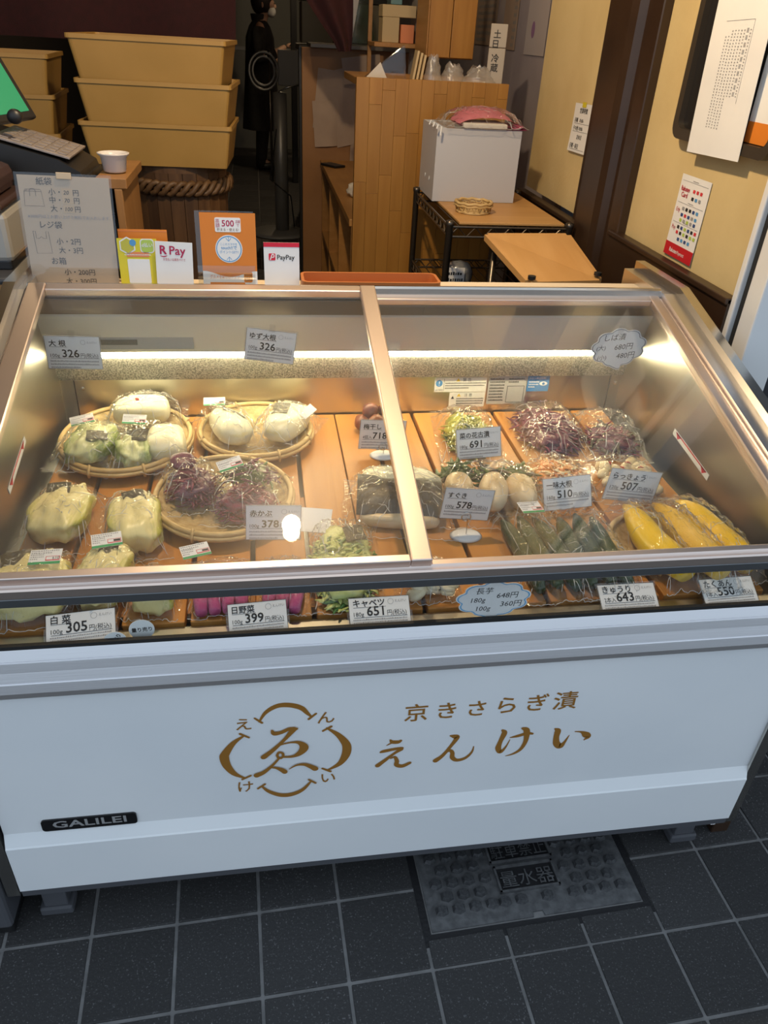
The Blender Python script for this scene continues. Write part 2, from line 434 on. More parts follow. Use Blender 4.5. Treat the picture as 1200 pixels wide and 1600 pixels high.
# white aluminium jamb at the street end of the wall
WALU = M('white_aluminium', (.74, .74, .73), .35, spec=.5)
j = MB().bbox((.978, 1.445, 0), (1.06, 1.462, 2.3), .003).bbox((.985, 1.375, 0), (1.06, 1.425, 2.3), .003).build('trim_2', WALU); struct(j, 'white aluminium door jamb at the end of the wall')
MB().box((.990, 1.425, 0), (1.06, 1.445, 2.3)).build('gasket', RUBBER, j)

# lamps: shade, socket and bulb, hung from the ceiling
BULB = M('lit_bulb', (1, .9, .75), .4, emit=((1, .80, .52), 60))
def lamp(label, p, w, big=1.0):
    t = thing('pendant_lamp', label, 'lamp', p, group='ceiling lamps')
    MB().lathe([(.0, -.03 * big), (.012 * big, -.028 * big), (.024 * big, -.016 * big), (.029 * big, 0), (.025 * big, .016 * big), (.014, .036), (.013, .05)], 20).build('bulb', BULB, t, smooth=True)
    MB().lathe([(.016, .03), (.018, .032), (.018, .08), (.012, .095), (0, .095)], 20).build('lamp_socket', BLACK, t, smooth=True)
    MB().tube([(0, 0, .09), (0, 0, 2.6 - p[2])], .004, 6).build('cord', BLACK, t)
    ld = bpy.data.lights.new('lamp_light', 'POINT'); ld.energy = w; ld.color = WARM; ld.shadow_soft_size = .03 * big
    lo = bpy.data.objects.new('lamp_light', ld); COL.objects.link(lo); lo.parent = t; lo.location = (0, 0, -.035 - .03 * big)
lamp('warm bulb on a black cord hanging above the counter', *LAMPS[0])
lamp('warm ceiling lamp above the wooden partition', *LAMPS[1])
lamp('warm ceiling lamp above the left trays', *LAMPS[2])
lamp('lamp added to brighten the far end of the passage', *LAMPS[3])  # unseen lamp, added to lift the dark passage and the person
lamp('warm lamp added behind the red curtains to brighten the low shelf', *LAMPS[4])  # unseen lamp, added to light the papered board and shelf top
LOGO = [[(-0.0304, 0.5086, 0.0031), (-0.0195, 0.5288, 0.0068), (-0.0015, 0.5415, 0.0092), (0.0175, 0.542, 0.0102), (0.0366, 0.5338, 0.0097), (0.0467, 0.5206, 0.0069), (0.054, 0.5105, 0.0032)], [(-0.0372, 0.5175, 0.0037), (-0.0262, 0.5059, 0.0044)], [(0.0493, 0.5065, 0.0045), (0.061, 0.518, 0.0038)], [(0.0787, 0.482, 0.0033), (0.097, 0.4644, 0.0093), (0.1104, 0.4424, 0.0141), (0.1135, 0.4259, 0.0157), (0.1106, 0.408, 0.0145), (0.1011, 0.3898, 0.0098), (0.0819, 0.3765, 0.0035)], [(0.0724, 0.4758, 0.0039), (0.0861, 0.485, 0.0046)], [(0.0722, 0.3819, 0.0042), (0.0861, 0.3725, 0.0049)], [(-0.056, 0.4791, 0.0032), (-0.0734, 0.4643, 0.009), (-0.0877, 0.4407, 0.0143), (-0.0905, 0.4292, 0.0157), (-0.0871, 0.4088, 0.014), (-0.0764, 0.3878, 0.0095), (-0.0597, 0.3744, 0.0034)], [(-0.0621, 0.4844, 0.0044), (-0.0485, 0.4744, 0.0038)], [(-0.0639, 0.3716, 0.0041), (-0.0496, 0.3797, 0.0041)], [(-0.0316, 0.3486, 0.0035), (-0.0206, 0.3342, 0.0071), (-0.0016, 0.3219, 0.0093), (0.0178, 0.3205, 0.0097), (0.0375, 0.3304, 0.0075), (0.0529, 0.3515, 0.0035)], [(-0.0386, 0.3444, 0.0042), (-0.0265, 0.3543, 0.0042)], [(0.0488, 0.3563, 0.0042), (0.0604, 0.3458, 0.0043)], [(-0.0106, 0.4868, 0.0045), (-0.007, 0.4795, 0.009), (0.0048, 0.4813, 0.0077), (0.0179, 0.4881, 0.0071), (0.0288, 0.4869, 0.0058)], [(0.0246, 0.4866, 0.0109), (0.0096, 0.4641, 0.0065), (-0.0093, 0.441, 0.0079), (-0.0262, 0.4243, 0.0106)], [(-0.0093, 0.4441, 0.0016), (0.0041, 0.4519, 0.003), (0.02, 0.4551, 0.0039), (0.0332, 0.4531, 0.0079), (0.041, 0.4408, 0.0153), (0.0345, 0.4276, 0.0114), (0.0221, 0.4203, 0.0061), (0.0061, 0.4207, 0.004)], [(-0.0039, 0.426, 0.0047), (-0.0011, 0.4328, 0.0046), (0.0042, 0.4314, 0.0047), (0.0062, 0.4247, 0.0047), (0.0028, 0.4187, 0.0047), (-0.0019, 0.4201, 0.0047), (-0.0039, 0.426, 0.0047)], [(-0.0004, 0.4191, 0.004), (-0.0131, 0.4012, 0.0054), (-0.027, 0.3866, 0.0082), (-0.0394, 0.38, 0.0109)], [(-0.02, 0.3972, 0.0027), (-0.0079, 0.3956, 0.0048), (0.0027, 0.3889, 0.0089), (0.008, 0.3828, 0.0096)], [(0.0154, 0.3889, 0.0017), (0.0272, 0.3973, 0.0041), (0.0408, 0.398, 0.0069), (0.0516, 0.3916, 0.0093), (0.0598, 0.3844, 0.0111)]]
NAME = [[(0.1877, 0.4396, 0.0037), (0.1916, 0.4343, 0.0083), (0.201, 0.4331, 0.0083), (0.2056, 0.4358, 0.0055)], [(0.1821, 0.4268, 0.0018), (0.1888, 0.4314, 0.0037)], [(0.1725, 0.4106, 0.0046), (0.178, 0.4126, 0.0074), (0.2001, 0.4165, 0.0065), (0.2094, 0.417, 0.0056)], [(0.2077, 0.4144, 0.0084), (0.1952, 0.4039, 0.0056), (0.1793, 0.3876, 0.0076), (0.1685, 0.3767, 0.0095)], [(0.1903, 0.3924, 0.0024), (0.1976, 0.3953, 0.0057), (0.202, 0.3847, 0.0076), (0.2019, 0.3746, 0.0086), (0.2124, 0.3699, 0.0087), (0.2253, 0.3767, 0.0067)], [(0.2929, 0.4379, 0.0037), (0.3, 0.4355, 0.0094), (0.3049, 0.4316, 0.0094), (0.295, 0.4093, 0.0067), (0.2836, 0.3885, 0.0077), (0.272, 0.3764, 0.0107)], [(0.2869, 0.3948, 0.0024), (0.2952, 0.3999, 0.0067), (0.3004, 0.3936, 0.0077), (0.3017, 0.3806, 0.0087), (0.3111, 0.3726, 0.0078), (0.3255, 0.3764, 0.0064), (0.3356, 0.3904, 0.0044), (0.3377, 0.4052, 0.0019)], [(0.3852, 0.4413, 0.0048), (0.3897, 0.4337, 0.0105), (0.3853, 0.4123, 0.0087), (0.3836, 0.3958, 0.0108), (0.3891, 0.3844, 0.0079), (0.3972, 0.3969, 0.0039), (0.4024, 0.4152, 0.0015)], [(0.4024, 0.4207, 0.0024), (0.4168, 0.4235, 0.0068), (0.4317, 0.4283, 0.0068), (0.4418, 0.426, 0.0049)], [(0.4217, 0.4425, 0.0057), (0.4298, 0.4356, 0.0116), (0.4323, 0.4095, 0.0088), (0.4262, 0.3877, 0.0069), (0.4139, 0.3768, 0.0045), (0.4006, 0.3727, 0.0015)], [(0.4826, 0.434, 0.0039), (0.4884, 0.4278, 0.0118), (0.4887, 0.4112, 0.0109), (0.492, 0.3951, 0.013), (0.5003, 0.3867, 0.0131), (0.5067, 0.3961, 0.006), (0.5125, 0.414, 0.0015)], [(0.5217, 0.4223, 0.002), (0.5342, 0.4198, 0.005), (0.5442, 0.4119, 0.014), (0.5496, 0.4057, 0.0101), (0.5437, 0.3985, 0.003)]]
CHARS = [('え', -0.0557, 0.5055, 0.0252), ('ん', 0.0772, 0.5069, 0.0256), ('け', -0.0595, 0.3508, 0.0262), ('い', 0.0824, 0.3552, 0.0214), ('京', 0.2275, 0.5018, 0.04), ('き', 0.2804, 0.5012, 0.0361), ('さ', 0.3321, 0.5008, 0.0343), ('ら', 0.3848, 0.503, 0.0365), ('ぎ', 0.4387, 0.5041, 0.0388), ('漬', 0.4885, 0.5036, 0.0422)]

# ================================================================== REFRIGERATED CASE
case = thing('refrigerated_display_case', 'low white refrigerated display case with sloping sliding glass lids', 'display case', (.22, 1.2, 0))
case_off = Vector((.22, 1.2, 0))
def cb(mb, name, mats, parent=None, **k):
    """build a case part from world coordinates"""
    mb.v = [(x - case_off.x, y - case_off.y, z - case_off.z) for x, y, z in mb.v]
    return mb.build(name, mats, parent or case, **k)
XL, XR = -.465, .905
def yz(prof, x0, x1, mb=None, m=0):
    mb = mb or MB(); n = len(prof)
    v = [(x0, y, z) for y, z in prof] + [(x1, y, z) for y, z in prof]
    return mb.add(v, [tuple(range(n)), tuple(range(2 * n - 1, n - 1, -1))] + [(i, n + i, n + (i + 1) % n, (i + 1) % n) for i in range(n)], m)
cb(yz([(.858, .281), (.858, .598), (.861, .603), (.868, .604), (.88, .604), (.88, .281)], XL, XR), 'front_panel', WHITE_P)
cb(yz([(.846, .133), (.846, .254), (.848, .257), (.858, .281), (.88, .281), (.88, .133)], XL, XR), 'kick_panel', WHITE_P)
cb(MB().box((XL, .850, .112), (XR, 1.70, .133)), 'base_frame', PLINTH)
for x, y in ((-.43, .895), (.86, .905), (-.43, 1.6), (.86, 1.6)):
    cb(MB().bbox((x - .03, y - .02, .0), (x + .03, y + .02, .022), .004).bbox((x - .022, y - .014, .02), (x + .022, y + .014, .114), .003), 'foot', PLINTH)
cb(MB().box((XL, .88, .133), (XR, 1.66, .60)), 'body', WHITE_P)
cb(yz([(.850, .604), (.851, .613), (.856, .614), (.856, .617), (.845, .618), (.849, .632), (.851, .633), (.850, .635), (.855, .650), (.859, .664), (.861, .665), (.8605, .667), (.868, .686), (.871, .688), (.875, .688), (.875, .604)], XL, XR), 'front_trim', ALU)
cb(MB().box((XL + .004, .866, .684), (XR - .004, .873, .6905)), 'glass_gasket', RUBBER)
cb(MB().box((XL + .01, .866, .690), (XR - .01, .870, .782)), 'front_glass', FGLASS)
RAILD = M('dark_rail', (.16, .17, .18), .30, .8)
cb(yz([(.858, .768), (.856, .770), (.856, .782), (.858, .784), (.876, .784), (.876, .768)], XL, XR), 'lower_rail', RAILD)
cb(yz([(.856, .784), (.855, .797), (.858, .799), (.862, .793), (.866, .793), (.870, .800), (.878, .802), (.886, .797), (.886, .784)], XL, XR), 'upper_rail', ALU2)
# sliding lids, built along the slope of the glass
SL = math.atan(.282)
TG = Matrix.Translation((0, .868, .7975)) @ Matrix.Rotation(SL, 4, 'X')
LEN = .725
def lid(x0, x1, dz, wl, wr, wf, wb):
    fr = MB()
    T = TG @ Matrix.Translation((0, 0, dz))
    fr.bbox((x0, 0, -.006), (x0 + wl, LEN, .010), .0025, T=T); fr.bbox((x1 - wr, 0, -.006), (x1, LEN, .010), .0025, T=T)
    fr.bbox((x0 + wl, 0, -.006), (x1 - wr, wf, .009), .002, T=T); fr.bbox((x0 + wl, LEN - wb, -.006), (x1 - wr, LEN, .009), .002, T=T)
    f = cb(fr, 'lid_frame', ALU2)
    cb(MB().box((x0 + wl - .004, wf - .004, -.001), (x1 - wr + .004, LEN - wb + .004, .003), T=T), 'glass_pane', GLASS, f).location = (0, 0, 0)
lid(-.452, .231, .006, .034, .032, .014, .022)
lid(.203, .868, -.012, .030, .022, .014, .022)
cb(yz([(1.562, .978), (1.562, 1.002), (1.566, 1.006), (1.572, 1.006), (1.574, 1.000), (1.584, 1.000), (1.588, .996), (1.588, .978)], XL + .01, .872), 'rear_rail', STEEL)
CREAM = M('cream_ledge', (.72, .60, .44), .5)
cb(MB().bbox((-.455, 1.588, .955), (.876, 1.70, .980), .004), 'rear_ledge', CREAM)
cb(MB().box((-.455, 1.655, .60), (.876, 1.70, .955)), 'back_panel', WHITE_P)
# end panels with their bent stainless caps
for (a, b_, c, d) in ((.872, .880, .905, .927), (-.457, -.463, -.470, -.492)):
    lo, hi = min(c, d), max(c, d)
    cb(yz([(.852, .112), (.852, .69), (.858, .80), (.872, .826), (1.548, 1.014), (1.775, 1.014), (1.775, .112)], lo, hi), 'end_panel', STEEL)
    lo, hi = min(a, c), max(a, c)
    cb(yz([(.857, .70), (.857, .792), (.872, .808), (1.55, .999), (1.76, .999), (1.76, .70)], lo, hi), 'end_rail', ALU)
    i0, i1 = (a - .012, a) if a > 0 else (a, a + .012)
    cb(yz([(.862, .70), (.862, .79), (.872, .7935), (1.56, .986), (1.56, .955), (.88, .765), (.88, .70)], i0, i1), 'inner_rail', ALU2)
# steel lining
cb(yz([(.873, .62), (.873, .680), (.896, .681), (.902, .679), (.902, .62)], -.448, .862), 'front_lining', LINER)
cb(MB().box((-.448, .89, .60), (.862, 1.645, .645)), 'lining_floor', LINER)
cb(MB().box((-.448, 1.634, .64), (.862, 1.650, .80)), 'back_lining', LINER)
GRILLE = M('honeycomb_grille', (.36, .35, .32), .5, .6, nz=(330, (.14, .14, .13), .4, .6), bump=(330, .8))
cb(yz([(1.632, .775), (1.627, .777), (1.612, .832), (1.640, .836), (1.640, .775)], -.448, .862), 'air_grille', GRILLE)
HOOD = M('hood_paint', (.52, .53, .53), .42, spec=.5)
cb(MB().box((-.448, 1.5495, .950), (.862, 1.5525, .979)), 'hood_lip', M('dark_steel', (.20, .17, .14), .3, .9))
cb(yz([(1.575, .978), (1.553, .962), (1.553, .944), (1.588, .856), (1.596, .852), (1.600, .860), (1.575, .935), (1.58, .978)], -.448, .862), 'hood', HOOD)
cb(yz([(1.60, .86), (1.60, .978), (1.65, .978), (1.65, .83), (1.63, .83)], -.448, .862), 'duct', HOOD)
STRIPM = M('lit_tube', (1, 1, 1), .4, emit=((1, .86, .52), STRIP_POWER))
cb(MB().tube([(-.42, 1.598, .846), (.84, 1.598, .847)], .0052, 10), 'light_tube', STRIPM, smooth=True)
for s, x in ((1, -.452), (-1, .866)):
    cb(yz([(.875, .62), (.875, .785), (1.56, .974), (1.645, .974), (1.645, .62)], min(x, x + s * .004), max(x, x + s * .004)), 'side_lining', LINER)
# corner seams with screws
for x in (-.418, .834):
    cb(MB().box((x - .0012, 1.6325, .66), (x + .0012, 1.6345, .778)), 'seam', BLACK)
    cb(MB().lathe([(.004, 0), (.004, .0015), (0, .0025)], 10, T=Matrix.Translation((x + .016, 1.634, .755)) @ Matrix.Rotation(PI / 2, 4, 'X')), 'screw', STEEL)
# plates and stickers that belong to the case
pl = cb(MB().box((-.349, 1.573, .868), (-.148, 1.58, .899)), 'name_plate', M('plate_grey', (.33, .33, .32), .5)); pl.rotation_euler = (0, 0, 0)
cb(MB().box((-.335, 1.5715, .878), (-.262, 1.574, .889)), 'display_window', M('plate_dark', (.10, .10, .09), .4), None)
LBL = M('warning_label', (.72, .72, .66), .6)
def sticker_on_back(name, x0, z0, x1, z1, fn, base):
    mb = MB(); T = upright(x0, 1.6335, z0)
    mb.box((0, 0, 0), (x1 - x0, z1 - z0, .0006), 0, T); fn(mb, x1 - x0, z1 - z0, T)
    return cb(mb, name, [base, INK, M('blue_ink', (.05, .22, .50), .6), M('yellow_ink', (.75, .50, .03), .6), PAPER])
def warn(mb, w, h, T):
    mb.prism(ell(.011, h * .6, .0085, .0085, 14), .0006, .0008, 2, T); mb.text('!', .0102, h * .45, .016, 4, .001, T=T)
    mb.box((.0225, .003, .0006), (.0232, h - .003, .0009), 1, T)
    mb.add([(.052, h - .010, .0009), (.062, h - .010, .0009), (.057, h - .002, .0009)], [(0, 1, 2)], 3, T)
    mb.text('警 告', .068, h - .0095, .0095, 1, .0009, T=T); mb.dashes(.026, h - .016, w - .03, 3, .0062, 1, .0009, T=T, ch=.0024)
    mb.text('必ず確認', .003, .0035, .0045, 1, .0009, T=T)
def caut(mb, w, h, T):
    mb.add([(.018, h - .010, .0009), (.028, h - .010, .0009), (.023, h - .002, .0009)], [(0, 1, 2)], 3, T)
    mb.text('注 意', .036, h - .0095, .009, 1, .0009, T=T); mb.dashes(.018, h - .017, w - .022, 4, .0062, 1, .0009, T=T, ch=.0024)
    mb.add([(.004, h - .016, .0009), (.012, h - .016, .0009), (.008, h - .008, .0009)], [(0, 1, 2)], 1, T)
def spec(mb, w, h, T):
    mb.dashes(.004, h - .009, w * .36, 8, .0078, 1, .0009, T=T, ch=.0022, last=1); mb.dashes(.05, h - .009, w - .056, 2, .0078, 1, .0009, T=T, ch=.0022)
    for a, b, c, d in ((.048, .004, w - .004, .005), (.048, h - .026, w - .004, h - .025), (.048, .004, .049, h - .025), (w - .005, .004, w - .004, h - .025)): mb.box((a, b, .0006), (c, d, .0009), 1, T)
def blue(mb, w, h, T):
    mb.text('フロン排出抑制', .003, h - .0085, .0062, 4, .0009, maxw=w - .006, T=T); mb.dashes(.004, h - .017, w * .45, 3, .0065, 4, .0009, T=T, ch=.002)
    mb.prism(ell(w * .74, h * .5, .010, .0052, 16), .0006, .0009, 4, T); mb.prism(ell(w * .74, h * .5, .0035, .0035, 12), .0009, .0011, 2, T)
sticker_on_back('warning_sticker', .395, .736, .522, .773, warn, LBL)
sticker_on_back('caution_sticker', .434, .697, .522, .734, caut, LBL)
sticker_on_back('rating_plate', .527, .703, .622, .775, spec, M('rating_plate', (.44, .43, .40), .5))
sticker_on_back('blue_sticker', .624, .735, .679, .775, blue, MATS['blue_ink'])
def loadline(xw, y0, z0, y1, z1, s):
    d = Vector((0, y1 - y0, z1 - z0)); L = d.length; d.normalize(); n = Vector((0, -d.z, d.y)); X = Vector((s, 0, 0))
    T = Matrix(((X.x * 0 + d.x, n.x, X.x, xw), (d.y, n.y, X.y, y0), (d.z, n.z, X.z, z0), (0, 0, 0, 1)))
    mb = MB().box((0, -.007, 0), (L, .007, .0006), 0, T)
    for k in (0, 1):
        q = .010 if k == 0 else L - .036
        mb.add([(q, -.006, .0009), (q + .026, -.006, .0009), (q + (.026 if k else 0) * 0 + .013, .006, .0009)], [(0, 1, 2)], 1, T)
    mb.box((.012, -.006, .0006), (L - .012, -.0032, .0009), 1, T)
    cb(mb, 'load_line_sticker', [PAPER, RED_INK])
loadline(.8615, 1.35, .764, 1.19, .740, -1); loadline(-.4475, 1.338, .783, 1.20, .751, 1)
# badge, crest and brush lettering on the front
bd = cb(MB().prism(rrect(-.401, .283, -.246, .311, .006), 0, .003, T=upright(0, .858, 0)), 'name_badge', M('badge_black', (.008, .008, .009), .25))
SILV = M('badge_silver', (.62, .62, .62), .3, .6)
cb(MB().text('GALILEI', -.3235, .2905, .0235, 0, .0034, 'C', 1.55, T=upright(0, .858, 0), bold=.0011), 'badge_lettering', SILV, bd).location = (0, 0, 0)
TL = upright(0, .858, 0)
crest = MB()
for k, s in enumerate(LOGO): crest.ribbon(s, 0, .0006 + k * .0001, TL)
for c, x, z, h in CHARS[:4]:
    v, f, a, b_ = text_geo(c); ys = [p[1] for p in v]; sz = h / (max(ys) - min(ys)); crest.text(c, x, z - (max(ys) + min(ys)) / 2 * sz, sz, 0, .0007, 'C', T=TL, bold=.0004)
nm = bpy.data.objects.new('shop_name', None); COL.objects.link(nm); nm.parent = case
nm['label'] = 'gold brown brush lettering of the shop name'
for c, x, z, h in CHARS[4:]:
    v, f, a, b_ = text_geo(c); ys = [p[1] for p in v]; sz = h / (max(ys) - min(ys))
    cb(MB().text(c, x, z - (max(ys) + min(ys)) / 2 * sz, sz, 0, .0007, 'C', T=TL, bold=.0007), 'character', GOLD, nm)
for a, b_ in ((0, 5), (5, 7), (7, 10), (10, 12)):
    name = MB()
    for k, s in enumerate(NAME[a:b_]): name.ribbon(s, 0, .0006 + k * .0001, TL)
    cb(name, 'brush_character', GOLD, nm)
cb(crest, 'crest', GOLD)['label'] = 'gold brown round crest of four arcs around a brush character'
# wire loops of the drain under the case
for x, y in ((.82, .875), (.895, .868)):
    cb(MB().tube([(x - .014, y, .113), (x - .012, y, .10), (x - .004, y - .002, .086), (x + .004, y - .002, .086), (x + .012, y, .10), (x + .014, y, .113)], .0012, 6), 'wire_loop', PAPER)

# slatted wooden deck inside the case
PINE = wood('pine_plank', (.42, .165, .028), (.55, .24, .05), 1, 4, .45, .10, knots=(9, (.16, .06, .02)))
deck = thing('slatted_wood_deck', 'slatted pine deck lining the floor of the glass case', 'wood deck', (.2, 1.27, .645))
edges = [-.428, -.331, -.232, -.131, -.033, .062, .157, .2385, .343, .444, .5425, .641, .74, .832]
for k in range(len(edges) - 1):
    gp = .0012 if k in (5, ) else .0042
    x0, x1 = edges[k] + (.0012 if k == 6 else .0042), edges[k + 1] - gp
    o = MB().bbox((x0 - .2, -.364, .020), (x1 - .2, .358, .040), .002).build('plank', PINE, deck)
for y in (-.30, 0, .30): MB().box((-.62, y - .02, 0), (.62, y + .02, .0195)).build('cross_batten', PINE, deck)
# the dark stretch of board standing beside the case
bw = MB().bbox((-.02, -.16, 0), (.02, .25, .50), .003).build('dark_board', BROWN)
bw.location = (.955, 1.06, 0); tag(bw, 'dark brown board standing between the case and the street wall', 'board')
gb = thing('grey_kerb_box', 'grey plastic box at the left foot of the display case', 'box', (-.545, .93, 0))
MB().bbox((-.05, -.09, .03), (.05, .2, .21), .008).build('box_body', PLINTH, gb)
MB().bbox((-.045, -.08, 0), (.045, .19, .032), .004).build('base', BLACK, gb)

# ================================================================== GOODS IN THE CASE
DZ = .6855          # top of the deck
def gradmat(name, mid, edge, axis=0, lo=.15, hi=.5, nsc=5, rough=.35, second=None, stretch=(1, 1, 1)):
    """colour that runs from mid to edge over the thing's own width, broken up by noise"""
    if name in MATS: return MATS[name]
    m, nt, b = _nodes(name); L = nt.links.new
    tc = nt.nodes.new('ShaderNodeTexCoord'); sp = nt.nodes.new('ShaderNodeSeparateXYZ'); L(tc.outputs['Generated'], sp.inputs[0])
    n = nt.nodes.new('ShaderNodeTexNoise'); n.inputs['Scale'].default_value = nsc; n.inputs['Detail'].default_value = 5
    mp = nt.nodes.new('ShaderNodeMapping'); mp.inputs['Scale'].default_value = stretch; L(tc.outputs['Generated'], mp.inputs[0]); L(mp.outputs[0], n.inputs[0])
    a = nt.nodes.new('ShaderNodeMath'); a.operation = 'SUBTRACT'; L(sp.outputs[axis], a.inputs[0]); a.inputs[1].default_value = .5
    ab = nt.nodes.new('ShaderNodeMath'); ab.operation = 'ABSOLUTE'; L(a.outputs[0], ab.inputs[0])
    ad = nt.nodes.new('ShaderNodeMath'); ad.operation = 'MULTIPLY_ADD'; L(n.outputs['Fac'], ad.inputs[0]); ad.inputs[1].default_value = .5; L(ab.outputs[0], ad.inputs[2])
    mr = nt.nodes.new('ShaderNodeMapRange'); mr.inputs[1].default_value = lo + .25; mr.inputs[2].default_value = hi + .25; L(ad.outputs[0], mr.inputs[0])
    mx = nt.nodes.new('ShaderNodeMix'); mx.data_type = 'RGBA'; mx.inputs[6].default_value = (*mid, 1); mx.inputs[7].default_value = (*edge, 1)
    L(mr.outputs[0], mx.inputs[0]); L(mx.outputs[2], b.inputs['Base Color'])
    b.inputs['Roughness'].default_value = rough
    b.inputs['Subsurface Weight'].default_value = 0
    bp = nt.nodes.new('ShaderNodeBump'); bp.inputs['Strength'].default_value = .25; bp.inputs['Distance'].default_value = .003
    L(n.outputs['Fac'], bp.inputs['Height']); L(bp.outputs[0], b.inputs['Normal'])
    MATS[name] = m; return m
NAPA = gradmat('napa_cabbage', (.78, .67, .31), (.44, .42, .04), 0, .30, .52, 6, stretch=(3, .6, 1))
NAPAG = gradmat('green_napa', (.70, .70, .36), (.18, .28, .03), 0, .12, .45, 7, stretch=(3, .6, 1))
DAIKON = gradmat('white_radish', (.82, .76, .52), (.74, .60, .18), 1, .40, .7, 4)
TURNIP = gradmat('cream_turnip', (.72, .56, .34), (.55, .38, .18), 2, .3, .6, 5)
KOMBU = M('kombu', (.045, .038, .022), .4, nz=(40, (.10, .08, .04)), bump=(90, .6))
PURPLE = M('purple_pickle', (.075, .008, .034), .3, nz=(30, (.14, .018, .055)), bump=(120, .5))
MAGENTA = M('magenta_pickle', (.22, .012, .05), .3, nz=(30, (.12, .010, .04)), bump=(120, .5))
PINK = gradmat('pink_radish', (.46, .07, .18), (.66, .22, .32), 0, .1, .5, 8, stretch=(1, 6, 1))
GREENS = M('pickled_greens', (.26, .27, .02), .35, nz=(30, (.40, .38, .06)), bump=(120, .4))
GREEN2 = M('dark_greens', (.045, .085, .02), .4, nz=(30, (.10, .15, .04)), bump=(80, .4))
CABB = M('cut_cabbage', (.40, .46, .10), .4, nz=(25, (.64, .66, .28)))
CABD = M('cut_cabbage_dark', (.06, .16, .03), .4, nz=(25, (.14, .26, .05)))
CUKE = M('pickled_cucumber', (.008, .028, .006), .3, nz=(18, (.022, .050, .010)), bump=(140, .4), stretch=(1, .25, 1))
YELLOW = M('yellow_takuan', (.92, .60, .0), .3, nz=(9, (.88, .54, .0)), bump=(70, .4), stretch=(1, .3, 1))
YELLOW2 = M('pale_takuan', (.86, .56, .05), .35, nz=(9, (.80, .48, .04)), bump=(70, .4), stretch=(1, .3, 1))
ORANGE = M('spiced_radish', (.66, .22, .06), .35, nz=(40, (.78, .42, .16)))
CREAMV = M('pickled_scallion', (.80, .68, .44), .35, nz=(20, (.72, .56, .30)))
YAM = M('white_yam', (.84, .78, .60), .4, nz=(12, (.78, .68, .44)))
UME = M('umeboshi', (.26, .075, .03), .35, nz=(30, (.18, .04, .02)), bump=(120, .5))
CHILI = M('red_chili', (.50, .03, .02), .35)
BAMBOO = M('bamboo', (.62, .44, .20), .5, nz=(40, (.48, .32, .12)), stretch=(1, 1, 6))
WEAVE = M('bamboo_weave', (.60, .44, .21), .6, nz=(60, (.40, .26, .10)), bump=(160, .9))

def film(parent, w, d, h, seed, name='film_bag', fl=.16, T=None):
    rg = random.Random(seed); ox = rg.uniform(0, 50)
    cr = []
    for k in range(16):
        cx, cy, an = rg.random(), rg.random(), rg.uniform(0, PI)
        if k < 9:   # creases that run in from the seams
            e_ = rg.choice(((0, rg.random()), (1, rg.random()), (rg.random(), 0), (rg.random(), 1))); cx, cy = e_; an = math.atan2(.5 - cy, .5 - cx) + rg.uniform(-.5, .5)
        cr.append((cx, cy, math.cos(an), math.sin(an), rg.uniform(.12, .38), rg.uniform(.0025, .005) * rg.choice((1, 1, -.8)), rg.uniform(.010, .02)))
    def top(u, v):
        a = abs(2 * u - 1); b = abs(2 * v - 1)
        wob = 1 + .05 * noise.noise((ox, u * 5, v * 5))
        pu = max(0, 1 - (a / (1 - fl)) ** 3); pv = max(0, 1 - (b / (1 - fl * .8)) ** 3)
        z = .003 + h * (pu * pv) ** .55
        n1 = noise.noise((u * 9 + ox, v * 9, 3.1)); n2 = 1 - 2 * abs(noise.noise((u * 8 + ox + 2 * n1, v * 7 + n1, 7.7)))
        z += (.004 * n1 + .0075 * n2 * abs(n2)) * (.55 + .45 * min(1, z / h * 2)) * (1 if h > .04 else .7)
        if a > .75 or b > .8: z += .007 * abs(n1)
        for cx, cy, ca, sa, ln, am, wd in cr:
            du, dv = u - cx, v - cy; t_ = du * ca + dv * sa; q_ = (-du * sa + dv * ca) / wd
            if abs(q_) < 2.5 and abs(t_) < ln: z += am * math.exp(-q_ * q_) * (1 - abs(t_) / ln)
        return ((u - .5) * w * wob, (v - .5) * d * wob, max(.0015, z))
    mb = MB().grid(top, 60, 60, T=T)
    mb.grid(lambda u, v: ((u - .5) * w * .98, (v - .5) * d * .98, .0008), 2, 2, T=T)
    # narrow folds along the creases, milky white to stand in for their glints
    for q in range(int(20 + 900 * w * d)):
        if q < len(cr): cx, cy, ca, sa, ln = cr[q][:5]
        else:
            cx, cy = rg.random(), rg.random(); an = rg.uniform(0, PI); ln = rg.uniform(.03, .10)
            if rg.random() < .6: an = math.atan2(.5 - cy, .5 - cx) + rg.uniform(-.35, .35)
            ca, sa = math.cos(an), math.sin(an)
        bw = rg.uniform(-.10, .10); pts = []; m_ = 9; ww = rg.uniform(.0003, .0008)
        for i in range(m_):
            t_ = (i / (m_ - 1) * 2 - 1) * ln * .8; o_ = bw * (t_ * t_ / max(ln, .01)) * 2
            u_, v_ = cx + ca * t_ - sa * o_, cy + sa * t_ + ca * o_
            if 0.01 < u_ < .99 and .01 < v_ < .99:
                x_, y_, z_ = top(u_, v_); pts.append((x_, y_, z_ + .0006))
        if len(pts) > 3: mb.tube(pts, [ww * .2] + [ww] * (len(pts) - 2) + [ww * .2], 5, 1, T=T)
    # seam edge
    ed = [top(i / 40, e_) for e_ in (0, 1) for i in range(41)]
    mb.tube(ed[:41], .0006, 4, 1, T=T); mb.tube(ed[41:], .0006, 4, 1, T=T)
    return mb.build(name, [FILM, FOLD_GLINT], parent, smooth=True)
